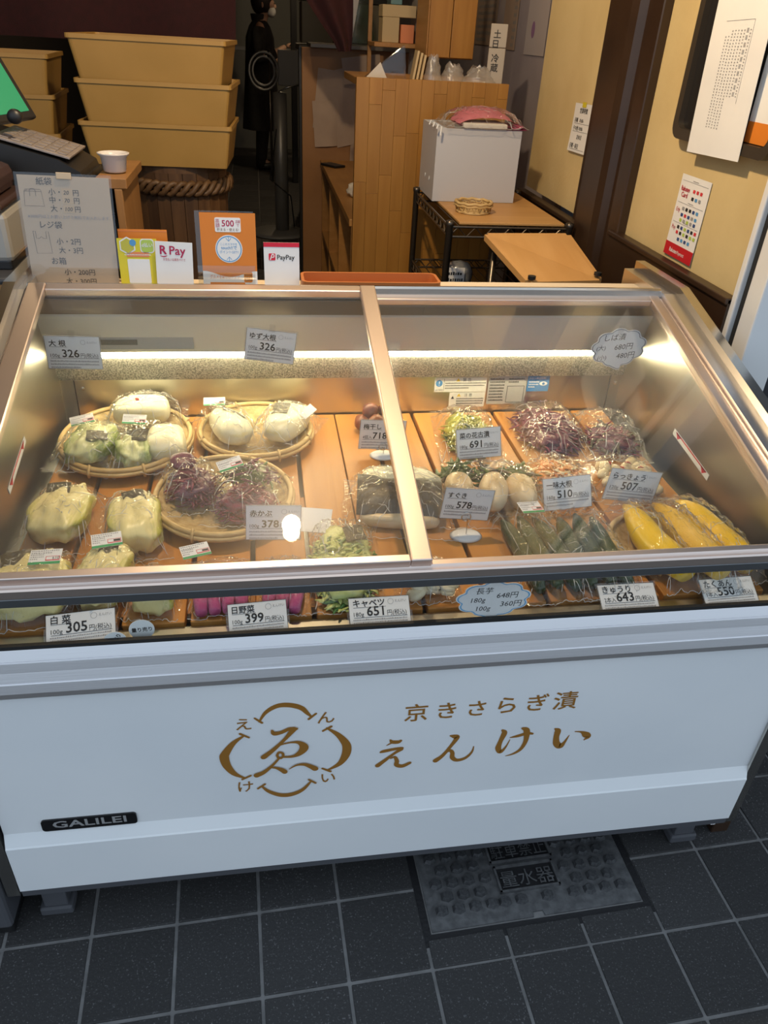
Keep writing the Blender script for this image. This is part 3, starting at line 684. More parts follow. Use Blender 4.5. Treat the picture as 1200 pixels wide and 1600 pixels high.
def blob(rx, ry, rz, e=2.6, nz=.06, seed=0, nu=22, nv=12, bend=0.0, taper=0.0, ridge=0.0):
    def fn(u, v):
        a = 2 * PI * u; b = PI * (v - .5)
        s = lambda t: math.copysign(abs(t) ** (2 / e), t)
        cx, sx = math.cos(a), math.sin(a); cb_, sb = math.cos(b), math.sin(b)
        x, y, z = s(cx) * s(cb_), s(sx) * s(cb_), s(sb)
        k = 1 + nz * noise.noise((x * 2.2 + seed * 7.3, y * 2.2, z * 2.2))
        k += ridge * math.sin(x * 11 + seed + 1.5 * noise.noise((x, y * 2, seed))) * (.4 + .6 * abs(z))
        tp = 1 + taper * y
        return (x * rx * k * tp + bend * y * y, y * ry * k, z * rz * k * (1 + taper * .5 * y))
    return MB().grid(fn, nu, nv)
def place(mb, name, mat, parent, loc=(0, 0, 0), rot=(0, 0, 0), smooth=True, label=None):
    o = mb.build(name, mat, parent, smooth=smooth); o.location = loc; o.rotation_euler = [R(a) for a in rot]
    if label: o['label'] = label
    return o
def sticker(parent, loc, rot, w=.046, h=.030, num=None, seed=1):
    mb = MB().box((-w / 2, -h / 2, 0), (w / 2, h / 2, .0005), 0)
    mb.quad([(-w / 2, -h / 2, .0007), (w / 2, -h / 2, .0007), (w / 2, -h / 2 + h * .17, .0007), (-w / 2, -h / 2 + h * .17, .0007)], 1)
    x0, x1, y0, y1 = w * .02, w * .47, -h * .28, h * .02
    for a, b, c, d in ((x0, y0, x1, y0 + .0022), (x0, y1 - .0009, x1, y1), (x0, y0, x0 + .0009, y1), (x1 - .0009, y0, x1, y1)): mb.quad([(a, b, .0007), (c, b, .0007), (c, d, .0007), (a, d, .0007)], 2)
    if num: mb.text(num, w * .45, y0 + .0028, .0088, 3, .0009, 'R', wide=.8)
    else: mb.quad([(w * .22, y0 + .003, .0008), (w * .44, y0 + .003, .0008), (w * .44, y1 - .002, .0008), (w * .22, y1 - .002, .0008)], 3)
    mb.dashes(-w * .46, h * .36, w * .85, 2, .005, 4, .0008, rs=seed, ch=.0026, last=.7); mb.dashes(-w * .46, h * .10, w * .4, 3, .0048, 4, .0008, rs=seed + 3, ch=.0022)
    o = mb.build('price_sticker', [PAPER, GREEN_INK, RED_INK, INK, GREY_INK], parent); o.location = loc; o.rotation_euler = [R(a) for a in rot]
    o['label'] = 'white price sticker with a green stripe'
    return o
def patch(parent, w, d, loc, rot, seed=0, mat=None, name='kombu_piece', curl=.0018):
    fn = lambda u, v: ((u - .5) * w * (1 + .12 * noise.noise((v * 3, seed, 0))), (v - .5) * d, curl * (1 - (2 * u - 1) ** 2) + .002 * noise.noise((u * 4, v * 4, seed)))
    mb = MB().grid(fn, 8, 6); mb.grid(lambda u, v: tuple(Vector(fn(u, v)) - Vector((0, 0, .0015))), 8, 6)
    return place(mb, name, mat or KOMBU, parent, loc, rot)
def strands(parent, name, w, d, h, n, mats, seed, r=.0035, L=(.03, .07), flat=.5, z0=.004, lie=.35):
    rg = random.Random(seed); mb = blob(w * .43, d * .43, h * .40, 2.4, .35, seed, 26, 12); mb.v = [(a, b, c + h * .36 + z0) for a, b, c in mb.v]
    for k in range(n):
        q = math.sqrt(rg.random()); a = rg.uniform(0, 2 * PI)
        x, y = q * math.cos(a) * w / 2, q * math.sin(a) * d / 2
        top = max(.006, h * (1 - q ** 2.5)); z = z0 + rg.random() ** .6 * top
        dr = rg.uniform(0, 2 * PI); l = rg.uniform(*L); pts = []; ph = rg.uniform(0, 6)
        for s in range(6):
            t = s / 5 - .5; bend = rg.uniform(-.3, .3)
            dr += bend
            pts.append((x + math.cos(dr) * t * l, y + math.sin(dr) * t * l, max(.003, z + math.sin(ph + t * 5) * l * lie * .25)))
        mb.tube(pts, [r * .35, r, r * rg.uniform(.8, 1.2), r, r * .8, r * .3], 5, rg.randrange(len(mats)), flat=flat)
    o = mb.build(name, mats, parent, smooth=True); o['kind'] = 'stuff'
    return o
def bag(label, x, y, rz=0, z=DZ, name='pickle_bag', group='bags of pickles in the case', cat='pickles', tilt=0):
    return thing(name, label, cat, (x, y, z), (R(tilt), 0, R(rz)), group)
def basket(label, x, y, rx, ry, h=.026, rz=0):
    t = thing('bamboo_basket', label, 'basket', (x, y, DZ), (0, 0, R(rz)), 'bamboo baskets in the case')
    def dish(u, v):
        a = 2 * PI * u; r = v
        z = .004 + h * max(0, (r - .55) / .45) ** 1.6 + .0012 * math.sin(u * 140) * math.sin(v * 60)
        return (rx * r * math.cos(a), ry * r * math.sin(a), z)
    MB().grid(dish, 72, 16).build('woven_dish', WEAVE, t, smooth=True)
    n = 48
    for k, (s, zz, rr) in enumerate(((1.0, h + .004, .0055), (1.03, h - .003, .0048))):
        MB().tube([(rx * s * math.cos(2 * PI * i / n), ry * s * math.sin(2 * PI * i / n), zz) for i in range(n)], rr, 6, closed=True).build('rim_hoop', BAMBOO, t, smooth=True)
    for k in range(8):
        a = 2 * PI * (k + .5) / 8
        MB().tube([(rx * 1.045 * math.cos(a), ry * 1.045 * math.sin(a), h - .011), (rx * 1.06 * math.cos(a), ry * 1.06 * math.sin(a), h), (rx * 1.0 * math.cos(a), ry * 1.0 * math.sin(a), h + .011), (rx * .955 * math.cos(a), ry * .955 * math.sin(a), h)], .0032, 6).build('rim_tie', BAMBOO, t, smooth=True)
    return t

basket('round bamboo basket at the back left of the case holding white and green pickles', -.292, 1.475, .130, .150)
basket('bamboo basket beside the middle of the back holding two white radish packs', -.025, 1.500, .118, .128)
basket('bamboo basket holding purple pickles in the left half of the case', -.085, 1.232, .124, .140)
basket('small bamboo basket half hidden under the yellow radishes', .690, 1.03, .088, .085, .02)

# basket 1
t = bag('clear pack of one pale white radish block at the back of the left basket', -.265, 1.570, 4, DZ + .016, cat='pickles')
place(blob(.060, .042, .026, 3.2, .08, 1), 'radish_block', DAIKON, t, (-.005, 0, .029)); film(t, .185, .125, .058, 11)
place(MB().lathe([(.0, .004), (.0045, .003), (.005, 0)], 10), 'red_chili_ring', CHILI, t, (-.012, -.004, .0555))
t = bag('clear pack of green napa cabbage with a sticker, left in the left basket', -.350, 1.425, -12, DZ + .014)
place(blob(.046, .064, .026, 2.6, .22, 2, 36, 20, ridge=.09), 'napa_cabbage', NAPAG, t, (0, -.004, .027)); patch(t, .040, .030, (.020, -.018, .055), (8, 10, 20), 3); film(t, .150, .170, .056, 12); sticker(t, (-.028, .030, .062), (12, -6, 28), seed=4)
t = bag('clear pack of white radish and greens with a sticker, right in the left basket', -.238, 1.415, 6, DZ + .014)
place(blob(.040, .058, .024, 2.8, .10, 5), 'radish_block', DAIKON, t, (.032, .006, .026)); place(blob(.036, .050, .024, 2.5, .25, 6, 36, 20, ridge=.09), 'napa_cabbage', NAPAG, t, (-.030, -.022, .026)); patch(t, .044, .036, (-.022, -.008, .053), (14, -6, -14), 5)
film(t, .175, .175, .056, 13); sticker(t, (-.026, .046, .062), (14, 4, -6), seed=5)
# basket 2
t = bag('clear pack of yellowish white radish with a sticker, left of the two in its basket', -.082, 1.495, 24, DZ + .014)
place(blob(.036, .070, .026, 2.6, .10, 7, taper=-.15), 'radish_block', DAIKON, t, (0, -.004, .028)); patch(t, .012, .075, (.014, .006, .054), (4, 12, 24), 7); film(t, .125, .185, .058, 14); sticker(t, (-.006, .062, .058), (10, 0, -22), seed=6)
t = bag('clear pack of white radish with a dark kombu square, right in its basket', .036, 1.500, -24, DZ + .014)
place(blob(.040, .070, .026, 3.0, .10, 8, taper=.15), 'radish_block', DAIKON, t, (.004, 0, .028)); patch(t, .036, .042, (-.012, .012, .055), (6, -8, 10), 8); film(t, .135, .190, .058, 15)
place(MB().box((-.010, -.022, 0), (.010, .022, .0005)), 'blank_label', PAPER, t, (.044, .028, .050), (10, 30, -10), False)
# basket 3
t = bag('clear pack of dark purple pickled greens with a round slice on top', -.145, 1.262, 14, DZ + .014)
strands(t, 'shredded_greens', .084, .115, .042, 230, [PURPLE, PURPLE, MAGENTA], 21, r=.003, L=(.02, .05)); place(blob(.024, .022, .010, 2.4, .1, 9), 'round_slice', PURPLE, t, (-.006, .052, .042), (16, 0, 0)); film(t, .120, .165, .054, 16)
t = bag('clear pack of red turnip pickles with a sticker on the purple basket', -.040, 1.220, -8, DZ + .014)
strands(t, 'red_turnip', .100, .105, .040, 260, [MAGENTA, MAGENTA, PURPLE], 23, r=.003, L=(.02, .045)).location = (0, -.022, 0); strands(t, 'turnip_leaves', .085, .060, .034, 70, [GREEN2, PURPLE], 22, z0=.022).location = (0, .045, 0); film(t, .150, .185, .056, 17); sticker(t, (-.038, .038, .060), (12, -10, 24), seed=7)
# napa cabbages at the left
for (lab, x, y, rz, w, d, kx, st_) in (
        ('napa cabbage pack lying behind the front left packs, no sticker', -.362, 1.185, -8, .130, .180, -.012, None),
        ('napa cabbage pack left of the purple basket, dark kombu on top', -.236, 1.150, 8, .122, .185, .004, None),
        ('napa cabbage pack with a 610 price sticker in the front left corner', -.365, .982, 6, .155, .165, -.020, '610'),
        ('slim napa cabbage pack with a sticker, second from the front left corner', -.262, .995, -14, .100, .160, 0, ''),
        ('small napa cabbage pack right at the front glass beside the round tag', -.183, .955, -4, .085, .096, -.012, None)):
    t = bag(lab, x, y, rz, group='packs of napa cabbage')
    hh = .030 if d > .1 else .026
    place(blob(w * .36, d * .41, hh, 2.8, .16, x * 9, 36, 20, bend=.006, taper=-.12, ridge=.07), 'napa_cabbage', NAPA, t, (0, -.004, hh + .001))
    patch(t, w * .30, d * .19, (kx, d * .16, hh * 2 - .001), (10, 0, 12), y * 5)
    film(t, w, d, hh * 2 + .002, int(x * 1000))
    if st_ is not None: sticker(t, (.024 if st_ else -.006, d * (.06 if st_ else .24), hh * 2 + .009), (6, 0, -4 if st_ else 26), .046, .034, st_ or None, 8)
# pink hinona roots
for lab, x, y, rz, n in (('pack of pink pickled roots at the front glass, left one with a sticker', -.084, .980, 4, 4), ('pack of pink pickled roots at the front glass beside the cut cabbage', .018, .975, -6, 3)):
    t = bag(lab, x, y, rz, group='packs of pink roots')
    for k in range(n):
        a = (k - (n - 1) / 2) * .020
        place(MB().tube([(a, -.070, .014), (a * 1.05, -.03, .016), (a * .9 + .003, .01, .014), (a * .8, .05, .011)], [.009, .0125, .011, .004], 10), 'pink_root', PINK, t)
    film(t, n * .026, .145, .034, 40 + n)
    if n == 4: sticker(t, (-.036, .058, .040), (10, 0, 14), seed=9)
# cut cabbage
t = bag('long clear pack of cut green cabbage beside the front glass', .118, 1.022, -3)
strands(t, 'cut_cabbage', .104, .220, .040, 520, [CABB, CABB, CABB, CABD], 31, r=.0036, L=(.018, .04)).location = (0, -.008, 0); patch(t, .034, .040, (.020, .035, .048), (4, 0, 10), 12); film(t, .128, .246, .054, 41)
# radish wrapped in kombu
t = bag('large pack of radish wrapped in dark kombu under the lid divider', .240, 1.195, -8)
place(blob(.078, .040, .030, 3.2, .06, 14), 'radish_block', DAIKON, t, (.004, .042, .031)); fn = None
wrap = MB().grid(lambda u, v: ((u - .5) * .158, -.060 + .100 * v, .006 + .054 * math.sin(PI * (.14 + .50 * v)) + .002 * noise.noise((u * 6, v * 5, 2))), 20, 10)
wrap.grid(lambda u, v: ((u - .5) * .158, -.060 + .100 * v, .004 + .052 * math.sin(PI * (.14 + .50 * v))), 20, 10)
place(wrap, 'kombu_wrap', M('kombu_sheet', (.045, .036, .022), .4, nz=(30, (.025, .020, .012)), bump=(70, .5)), t); place(blob(.072, .020, .015, 3, .1, 15), 'radish_end', TURNIP, t, (.002, -.052, .016)); film(t, .215, .200, .068, 42, fl=.10)
# umeboshi standing pack
t = bag('upright clear pack of brown umeboshi plums leaning at the back behind a card', .243, 1.530, 0, tilt=-14)
for k, (px, pz, py) in enumerate(((-.030, .022, 0), (.004, .020, .004), (.034, .022, 0), (-.012, .048, .002), (.024, .050, 0), (.0, .026, -.018))):
    place(blob(.019, .018, .018, 2.1, .2, k + 20, 14, 8), 'umeboshi', UME, t, (px, py, pz))
mb = MB()
for s in (-1, 1): mb.grid(lambda u, v: ((u - .5) * .105, s * (.028 * max(0, 1 - (2 * u - 1) ** 2) * max(0, 1 - v) ** .8 + .001) + .002 * noise.noise((u * 8, v * 9, s)), .002 + v * .20), 16, 20)
mb.build('film_bag', FILM, t, smooth=True)
# right half: back row
t = bag('clear pack of yellow green pickled rape blossoms in the back row', .445, 1.480, -6)
strands(t, 'rape_blossoms', .105, .180, .046, 340, [GREENS, GREENS, GREENS, GREEN2], 32, r=.0036, L=(.015, .045)); film(t, .150, .255, .054, 43)
t = bag('flat clear pouch of dark purple shredded pickles in the back row', .640, 1.500, -3)
strands(t, 'purple_shreds', .132, .215, .034, 420, [PURPLE, PURPLE, MAGENTA], 33, r=.0034, L=(.03, .06)); film(t, .160, .275, .048, 44, fl=.1)
t = bag('clear pouch of purple pickles by the right end wall in the back row', .778, 1.470, -10)
strands(t, 'purple_shreds', .105, .130, .036, 170, [PURPLE, KOMBU, MAGENTA], 34).location = (0, -.03, 0); film(t, .145, .235, .046, 45, fl=.1)
# right half: middle row
t = bag('clear pack of cream turnips with dark leaves in the middle of the right half', .425, 1.205, -4)
for k, (px, py, rr, tl) in enumerate(((-.062, .004, .030, 8), (.000, -.012, .033, -6), (.056, -.010, .032, 6))):
    place(blob(rr * .86, rr * 1.55, rr, 2.1, .08, 30 + k, taper=.16), 'turnip', TURNIP, t, (px, py, rr + .001), (0, 0, tl))
    strands(t, 'turnip_leaves', .052, .050, .030, 34, [GREEN2, GREEN2, KOMBU], 50 + k, r=.005, z0=.028).location = (px, py + .055, 0)
film(t, .225, .190, .072, 46, fl=.10)
t = bag('clear pack of orange spiced radish strips behind its price card', .592, 1.275, 3)
strands(t, 'radish_strips', .098, .140, .032, 260, [ORANGE, ORANGE, CREAMV], 35, r=.0042, L=(.025, .06)); film(t, .125, .175, .044, 47)
t = bag('clear pack of cream pickled scallions by the right end wall', .728, 1.268, -2)
rg = random.Random(5)
for k in range(26):
    place(blob(.011, .017, .010, 2.1, .1, k + 60, 10, 6), 'scallion_bulb', CREAMV, t, (rg.uniform(-.052, .052), rg.uniform(-.062, .062), .011 + rg.random() * .016), (0, rg.uniform(-20, 20), rg.uniform(0, 180)))
for k in range(4): place(MB().tube([(0, -.006, 0), (.002, 0, .001), (0, .006, 0)], [.001, .0022, .001], 6), 'chili_bit', CHILI, t, (-.03 + k * .02, .02 - .02 * (k % 2), .038), (0, 0, 30 * k))
film(t, .150, .180, .040, 48)
# cucumbers
for lab, x, rz, sd in (('clear pack of dark green cucumbers with a sticker, left pack', .458, 2, 70), ('clear pack of dark green cucumbers, right pack nearer the yellow radishes', .560, -3, 71)):
    t = bag(lab, x, 1.024, rz, group='packs of cucumbers'); rg = random.Random(sd)
    for k in range(3):
        cx = (k - 1) * .0315; zz = .0165 + (.006 if k % 2 else 0); c2 = rg.uniform(-.006, .006)
        pts = [(cx + c2 * math.cos(i / 8 * PI - PI / 2) * 1.2, -.105 + .205 * i / 8 + rg.uniform(-.004, .004), zz) for i in range(9)]
        place(MB().tube(pts, [.008, .0140, .0155, .0158, .016, .0158, .0148, .012, .004], 12), 'cucumber', CUKE, t)
    film(t, .118, .262, .042, sd, fl=.06)
    if sd == 70: sticker(t, (.020, .098, .044), (10, 6, 10), seed=12)
# yellow radishes
for lab, x, y, rz, m, k in (('bright yellow pickled radish pack, leftmost of the three', .668, 1.018, 4, YELLOW, 0), ('paler yellow pickled radish pack between two brighter ones', .728, 1.018, 5, YELLOW2, 1), ('bright yellow pickled radish pack nearest the right end wall', .790, 1.040, 6, YELLOW, 2)):
    t = bag(lab, x, y, rz, DZ + (.010 if k < 2 else .002), group='packs of yellow radish')
    c = (-.006, .004, .008)[k]
    pts = [(c * math.sin(i / 9 * PI), .108 - .218 * i / 9, .028 + .004 * math.sin(i)) for i in range(10)]
    place(MB().tube(pts, [.004, .013, .020, .0245, .027, .0278, .0275, .0265, .0245, .017], 14), 'yellow_radish', m, t)
    if k == 2: place(MB().tube([(.016, -.06, .048), (.020, -.08, .046), (.022, -.10, .043)], [.001, .003, .001], 6), 'dark_spot', KOMBU, t)
    film(t, .080, .256, .058, 80 + k, fl=.04)
# cut yam at the front
t = bag('clear pack of white cut yam pieces behind the front cloud tag', .250, .958, 0); rg = random.Random(9)
for k in range(12): place(blob(.017, .013, .006, 3, .15, k + 90, 12, 6), 'yam_piece', YAM, t, (rg.uniform(-.038, .038), rg.uniform(-.026, .026), .008 + rg.random() * .030), (rg.uniform(-30, 30), rg.uniform(-30, 30), rg.uniform(0, 180)))
patch(t, .020, .016, (.022, -.024, .024), (60, 0, 10), 33); film(t, .115, .095, .044, 90)

# ================================================================== PRICE CARDS
def card(label, title, unit, price, c, w=.095, h=.063, roll=0, lean=0, tail='円(税込)', tsize=.0128, stand=False, group='printed price cards', rows=3, crest=True, seed=1, tape=False):
    t = thing('price_card', label, 'price card', c, (PI / 2 - R(lean), 0, 0), group)
    t.rotation_euler = (Matrix.Rotation(PI / 2 - R(lean), 4, 'X') @ Matrix.Rotation(R(roll), 4, 'Z')).to_euler()
    MB().box((-w / 2, -h / 2, 0), (w / 2, h / 2, .0006)).build('card_sheet', PAPER, t)
    k = w / .095; mb = MB(); z = .0010
    for a, b, c_, d in ((-w / 2, -h / 2, w / 2, -h / 2 + .0006), (-w / 2, h / 2 - .0006, w / 2, h / 2), (-w / 2, -h / 2, -w / 2 + .0006, h / 2), (w / 2 - .0006, -h / 2, w / 2, h / 2)): mb.quad([(a, b, z), (c_, b, z), (c_, d, z), (a, d, z)])
    x0 = -w / 2 + .007 * k
    yb = h * .20
    mb.text(title, x0, yb, tsize * k, 0, z, bold=.0004); v, f, a, b = text_geo(title); mb.quad([(x0, yb - .0022, z), (x0 + (b - a) * tsize * k + .002, yb - .0022, z), (x0 + (b - a) * tsize * k + .002, yb - .0016, z), (x0, yb - .0016, z)])
    yp = -h * .14
    mb.text(unit, x0, yp, .0092 * k, 0, z, maxw=.019 * k); px = x0 + .0205 * k
    mb.text(price, px, yp, .0205 * k, 0, z, maxw=.030 * k, bold=.0006); mb.text(tail, px + .0315 * k, yp, .0098 * k, 0, z, maxw=.030 * k)
    mb.quad([(x0, yp - .0024, z), (w / 2 - .005, yp - .0024, z), (w / 2 - .005, yp - .0017, z), (x0, yp - .0017, z)])
    mb.dashes(-w / 2 + .006, -h * .285, w - .013, rows, h * .095, 1, z, rs=seed, ch=.0019 * k)
    if crest:
        mb.text('えんけい', w * .26, h * .29, .0052, 1, z, maxw=.018); mb.ribbon([(w * .19 + .0045 * math.cos(q * PI / 5), h * .32 + .0045 * math.sin(q * PI / 5), .0005) for q in range(11)], 1, z, sub=1)
    mb.build('lettering', [INK, GREY_INK], t)
    MB().box((-w / 2 - .003, -h / 2 - .003, -.0004), (w / 2 + .003, h / 2 + .003, -.0001)).build('clear_sleeve', SLEEVE, t)
    if stand:
        zb = DZ - c[2] + 0.001
        Ti = t.rotation_euler.to_matrix().to_4x4().inverted()
        d = MB().lathe([(.0, .004), (.024, .003), (.030, 0), (.0, 0)], 24, T=Ti @ Matrix.Translation((.004, -.004, zb)) @ Matrix.Diagonal((1, .8, 1, 1)))
        d.build('stand_base', PAPER, t, smooth=True)
        MB().tube([Ti @ Vector((.004, -.004, zb + .003)), Ti @ Vector((.004, -.004, -h / 2 + .004)), (.004, -h / 2 + .004, .0014)], .0011, 6).tube([(.004 + .0085 * math.cos(q * PI / 9), -h / 2 + .006 + .0085 * math.sin(q * PI / 9), .0016) for q in range(18)], .0009, 5, closed=True).build('wire_clip', STEEL, t)
    if tape: MB().box((-.006, h / 2 - .004, .0006), (.006, h / 2 + .012, .0009)).build('tape', SLEEVE, t)
    return t
card('price card reading 大根 326 hanging at the back left of the case', '大 根', '100g', '326', (-.364, 1.46, .904), .101, .066, -1.5, tsize=.013, seed=1, tape=True)
card('tilted price card reading ゆず大根 326 hanging behind the left lid', 'ゆず大根', '100g', '326', (.0113, 1.47, .912), .099, .066, -7.6, seed=2, tape=True)
card('price card reading 赤かぶ 378 by the bulb reflection', '赤かぶ', '100g', '378', (.004, 1.070, .752), .092, .066, -2.4, 4, seed=3)
card('price card reading 梅干し 718 in front of the umeboshi pack', '梅干し', '4個入', '718', (.240, 1.420, .734), .098, .068, -2.8, stand=True, seed=4)
card('price card reading 菜の花古漬 691 against the rape blossom pack', '菜の花古漬', '180g', '691', (.428, 1.338, .752), .094, .062, 3.6, 20, seed=5)
card('price card reading すぐき 578 on a wire clip stand', 'すぐき', '100g', '578', (.347, 1.106, .752), .091, .064, -6.1, 0, stand=True, seed=6, rows=2)
card('price card reading 一味大根 510 before the orange radish strips', '一味大根', '160g', '510', (.560, 1.165, .732), .096, .062, 4.1, 25, seed=7, rows=2)
card('price card reading らっきょう 507 before the pickled scallions', 'らっきょう', '120g', '507', (.686, 1.160, .746), .106, .066, -7.9, 4, seed=8)
FRONT = 'price cards behind the front glass'
card('price card reading 白菜 305 at the far left of the front glass', '白 菜', '100g', '305', (-.281, .893, 0.698), .098, .046, 4.2, 52, group=FRONT, seed=9)
card('price card reading 日野菜 399 before the pink roots', '日野菜', '100g', '399', (-.025, .893, 0.697), .089, .048, 2.7, 48, group=FRONT, seed=10)
card('price card reading キャベツ 651 before the cut cabbage', 'キャベツ', '180g', '651', (.162, .893, 0.696), .096, .046, .6, 52, group=FRONT, seed=11)
card('price card reading きゅうり 643 before the cucumber packs', 'きゅうり', '2本入', '643', (.573, .893, 0.696), .099, .047, .1, 58, group=FRONT, seed=12)
card('price card reading たくあん 550 at the far right of the front glass', 'たくあん', '1本入', '550', (.751, .893, 0.697), .097, .048, 1.7, 58, group=FRONT, seed=13)
# loose card lying behind 赤かぶ
t = thing('price_card', 'turned card lying flat beside the bulb reflection, its writing hidden', 'price card', (.062, 1.135, DZ + .001), (R(24), 0, R(-12)), 'printed price cards')
MB().box((-.042, 0, 0), (.042, .052, .0007)).build('card_sheet', PAPER, t)
# cloud-shaped tags
CLB = M('cloud_blue', (.16, .40, .66), .6)
def cloud(label, c, w, h, lines, roll=0, lean=0, edge=None, tailx=.2, tape=False):
    t = thing('cloud_tag', label, 'price tag', c, (0, 0, 0), 'cloud-shaped price tags')
    t.rotation_euler = (Matrix.Rotation(PI / 2 - R(lean), 4, 'X') @ Matrix.Rotation(R(roll), 4, 'Z')).to_euler()
    def outline(s):
        p = []; n = 9
        for i in range(n * 8):
            a = 2 * PI * i / (n * 8); rr = .84 + .16 * abs(math.sin(a * n / 2 + .6)) ** .7
            p.append([math.cos(a) * w / 2 * rr * s, math.sin(a) * h / 2 * rr * s])
            if 1.42 * PI < a < 1.56 * PI: p[-1][1] -= h * .16 * (1 - abs(a / PI - 1.49) / .07) * s; p[-1][0] += .008 * (1 - abs(a / PI - 1.49) / .07)
        return [tuple(q) for q in p]
    MB().prism(outline(1.0), 0, .0008).build('tag_sheet', PAPER, t)
    o1, o2 = outline(.965), outline(.925); n = len(o1); mb = MB()
    mb.add([(x, y, .0011) for x, y in o1] + [(x, y, .0011) for x, y in o2], [(i, (i + 1) % n, n + (i + 1) % n, n + i) for i in range(n)], 1)
    for s, x, y, sz in lines: mb.text(s, x, y, sz, 0, .0011, wide=1.05, shear=.12)
    mb.build('handwriting', [INK, edge or GREY_INK], t)
    if tape: MB().box((-.006, h / 2 - .01, .0008), (.006, h / 2 + .012, .0011)).build('tape', SLEEVE, t)
    return t
cloud('cloud-shaped tag handwritten しば漬 680 and 480, under the right lid', (.749, 1.46, .910), .126, .086, [('しば漬', -.034, .018, .016), ('(大)', -.050, -.002, .0125), ('680円', -.010, -.004, .016), ('(小)', -.046, -.024, .0125), ('480円', -.004, -.024, .016)], 5, 0, tape=True)
cloud('cloud-shaped tag with blue outline handwritten 長芋 648 and 360, at the front glass', (.337, .8765, .7225), .122, .070, [('長芋', -.030, .012, .0135), ('180g', -.036, -.005, .0125), ('100g', -.026, -.022, .0125), ('648円', .004, .002, .0135), ('360円', .012, -.015, .0135)], 0, 0, CLB)
# oval sold-by-weight tags
OV = M('pale_tag', (.78, .80, .80), .6)
for lab, c, roll, lean in (('small white oval tag reading 量り売り beside the 白菜 card', (-.195, .887, .692), 3, 10), ('small pale oval tag tipped on its side at the front gasket', (-.232, .8745, .683), 62, 0)):
    t = thing('oval_tag', lab, 'price tag', c, (0, 0, 0), 'oval tags')
    t.rotation_euler = (Matrix.Rotation(PI / 2 - R(lean), 4, 'X') @ Matrix.Rotation(R(roll), 4, 'Z')).to_euler()
    MB().prism(ell(0, 0, .0185, .0165, 28), 0, .0007).build('tag_sheet', OV, t)
    MB().text('量り売り', 0, -.003, .0078, 0, .001, 'C', maxw=.030, bold=.0003).build('lettering', INK, t)

# ================================================================== BEHIND THE CASE
# ---- signs on the ledge
ORANGE_P = M('orange_print', (.72, .25, .03), .55, nz=(3, (.66, .20, .02)))
YEL_P = M('yellow_print', (.66, .56, .03), .55)
KRAFT = M('notice_paper', (.56, .43, .29), .6)
CRIM = M('crimson_ink', (.42, .01, .07), .55)
BLUE_I = M('sign_blue', (.09, .30, .58), .55)
LIME = M('lime_print', (.42, .56, .10), .55)
CORAL = M('coral_print', (.70, .24, .10), .55)
SET = 'signs standing on the ledge'
def sign(name, label, c, w, h, base, fn, mats, lean=6, roll=0, rz=0, th=.0012, cat='sign', group=SET):
    t = thing(name, label, cat, c, (0, 0, 0), group)
    t.rotation_euler = (Matrix.Rotation(R(rz), 4, 'Z') @ Matrix.Rotation(PI / 2 - R(lean), 4, 'X') @ Matrix.Rotation(R(roll), 4, 'Z')).to_euler()
    MB().box((-w / 2, -h / 2, -th), (w / 2, h / 2, 0)).build('sign_sheet', base, t)
    mb = MB(); fn(mb, w, h); mb.build('print', mats, t)
    return t
def p_bag(mb, w, h):
    X = lambda px: (px - 107) / 140 * w; Y = lambda py: h / 2 - (py - 279) / 170 * h
    T = lambda s, px, py, sz, b=.0002: mb.text(s, X(px), Y(py), sz, 0, .0006, bold=b)
    T('紙袋', 65, 292, .0150); T('小・', 82, 307, .0135); T('中・', 82, 319, .0135); T('大・', 82, 332, .0135)
    for i, s in enumerate(('20', '70', '100')):
        y = (307, 319, 332)[i]; mb.quad([(X(102), Y(y + 2), .0004), (X(119), Y(y + 2), .0004), (X(119), Y(y - 10), .0004), (X(102), Y(y - 10), .0004)], 1)
        mb.text(s, X(104.5), Y(y - .8), .0105, 0, .0008, shear=.2, maxw=.0145, bold=.00015); T('円', 119.5, y, .0125)
    mb.text('※3000円以上お買い上げで無料でお入れします。', X(45), Y(343), .0076, 2, .0006, maxw=X(174) - X(45))
    T('レジ袋', 62, 358, .0150); T('小・2円', 84, 383, .0135); T('大・3円', 86, 397, .0135); T('お箱', 72, 415, .0150); T('小・200円', 90, 432, .0135); T('大・300円', 91, 447, .0135)
    ln = lambda pts: mb.ribbon([(X(a), Y(b), .0007) for a, b in pts], 0, .0006, sub=1)
    ln([(45, 303), (71, 303), (73, 325), (43, 325), (45, 303)]); ln([(45, 303), (47, 300), (70, 300), (71, 303)]); ln([(53, 310), (53, 302), (55, 299), (60, 299), (62, 302), (62, 310)]); ln([(47, 303), (49, 301)])
    ln([(49, 364), (51, 399), (75, 398), (73, 364), (69, 364), (69, 375), (64, 375), (61, 372), (58, 375), (53, 375), (53, 364), (49, 364)])
t = sign('bag_price_notice', 'laminated handwritten notice of paper bag prices at the left of the ledge', (-.378, 1.652, 1.084), .170, .206, KRAFT, p_bag, [M('pencil', (.10, .09, .08), .7), M('pasted_slip', (.60, .44, .27), .6), GREY_INK], 5, -.8)
MB().box((-.090, -.106, .0010), (.090, .108, .0014)).build('laminate', clear('laminate', (.97, .97, .98), .05, .6, .05), t)
MB().bbox((-.012, .098, .0015), (.016, .110, .003), .0008).build('tape', KRAFT, t)
def p_d(mb, w, h): pass
t = sign('point_card_sign', 'orange card standing behind the yellow green point card sign', (-.241, 1.672, 1.035), .098, .104, ORANGE_P, lambda mb, w, h: mb.box((-w / 2, h / 2 - .004, 0), (w / 2, h / 2 - .003, .0003)), [CORAL], 4)
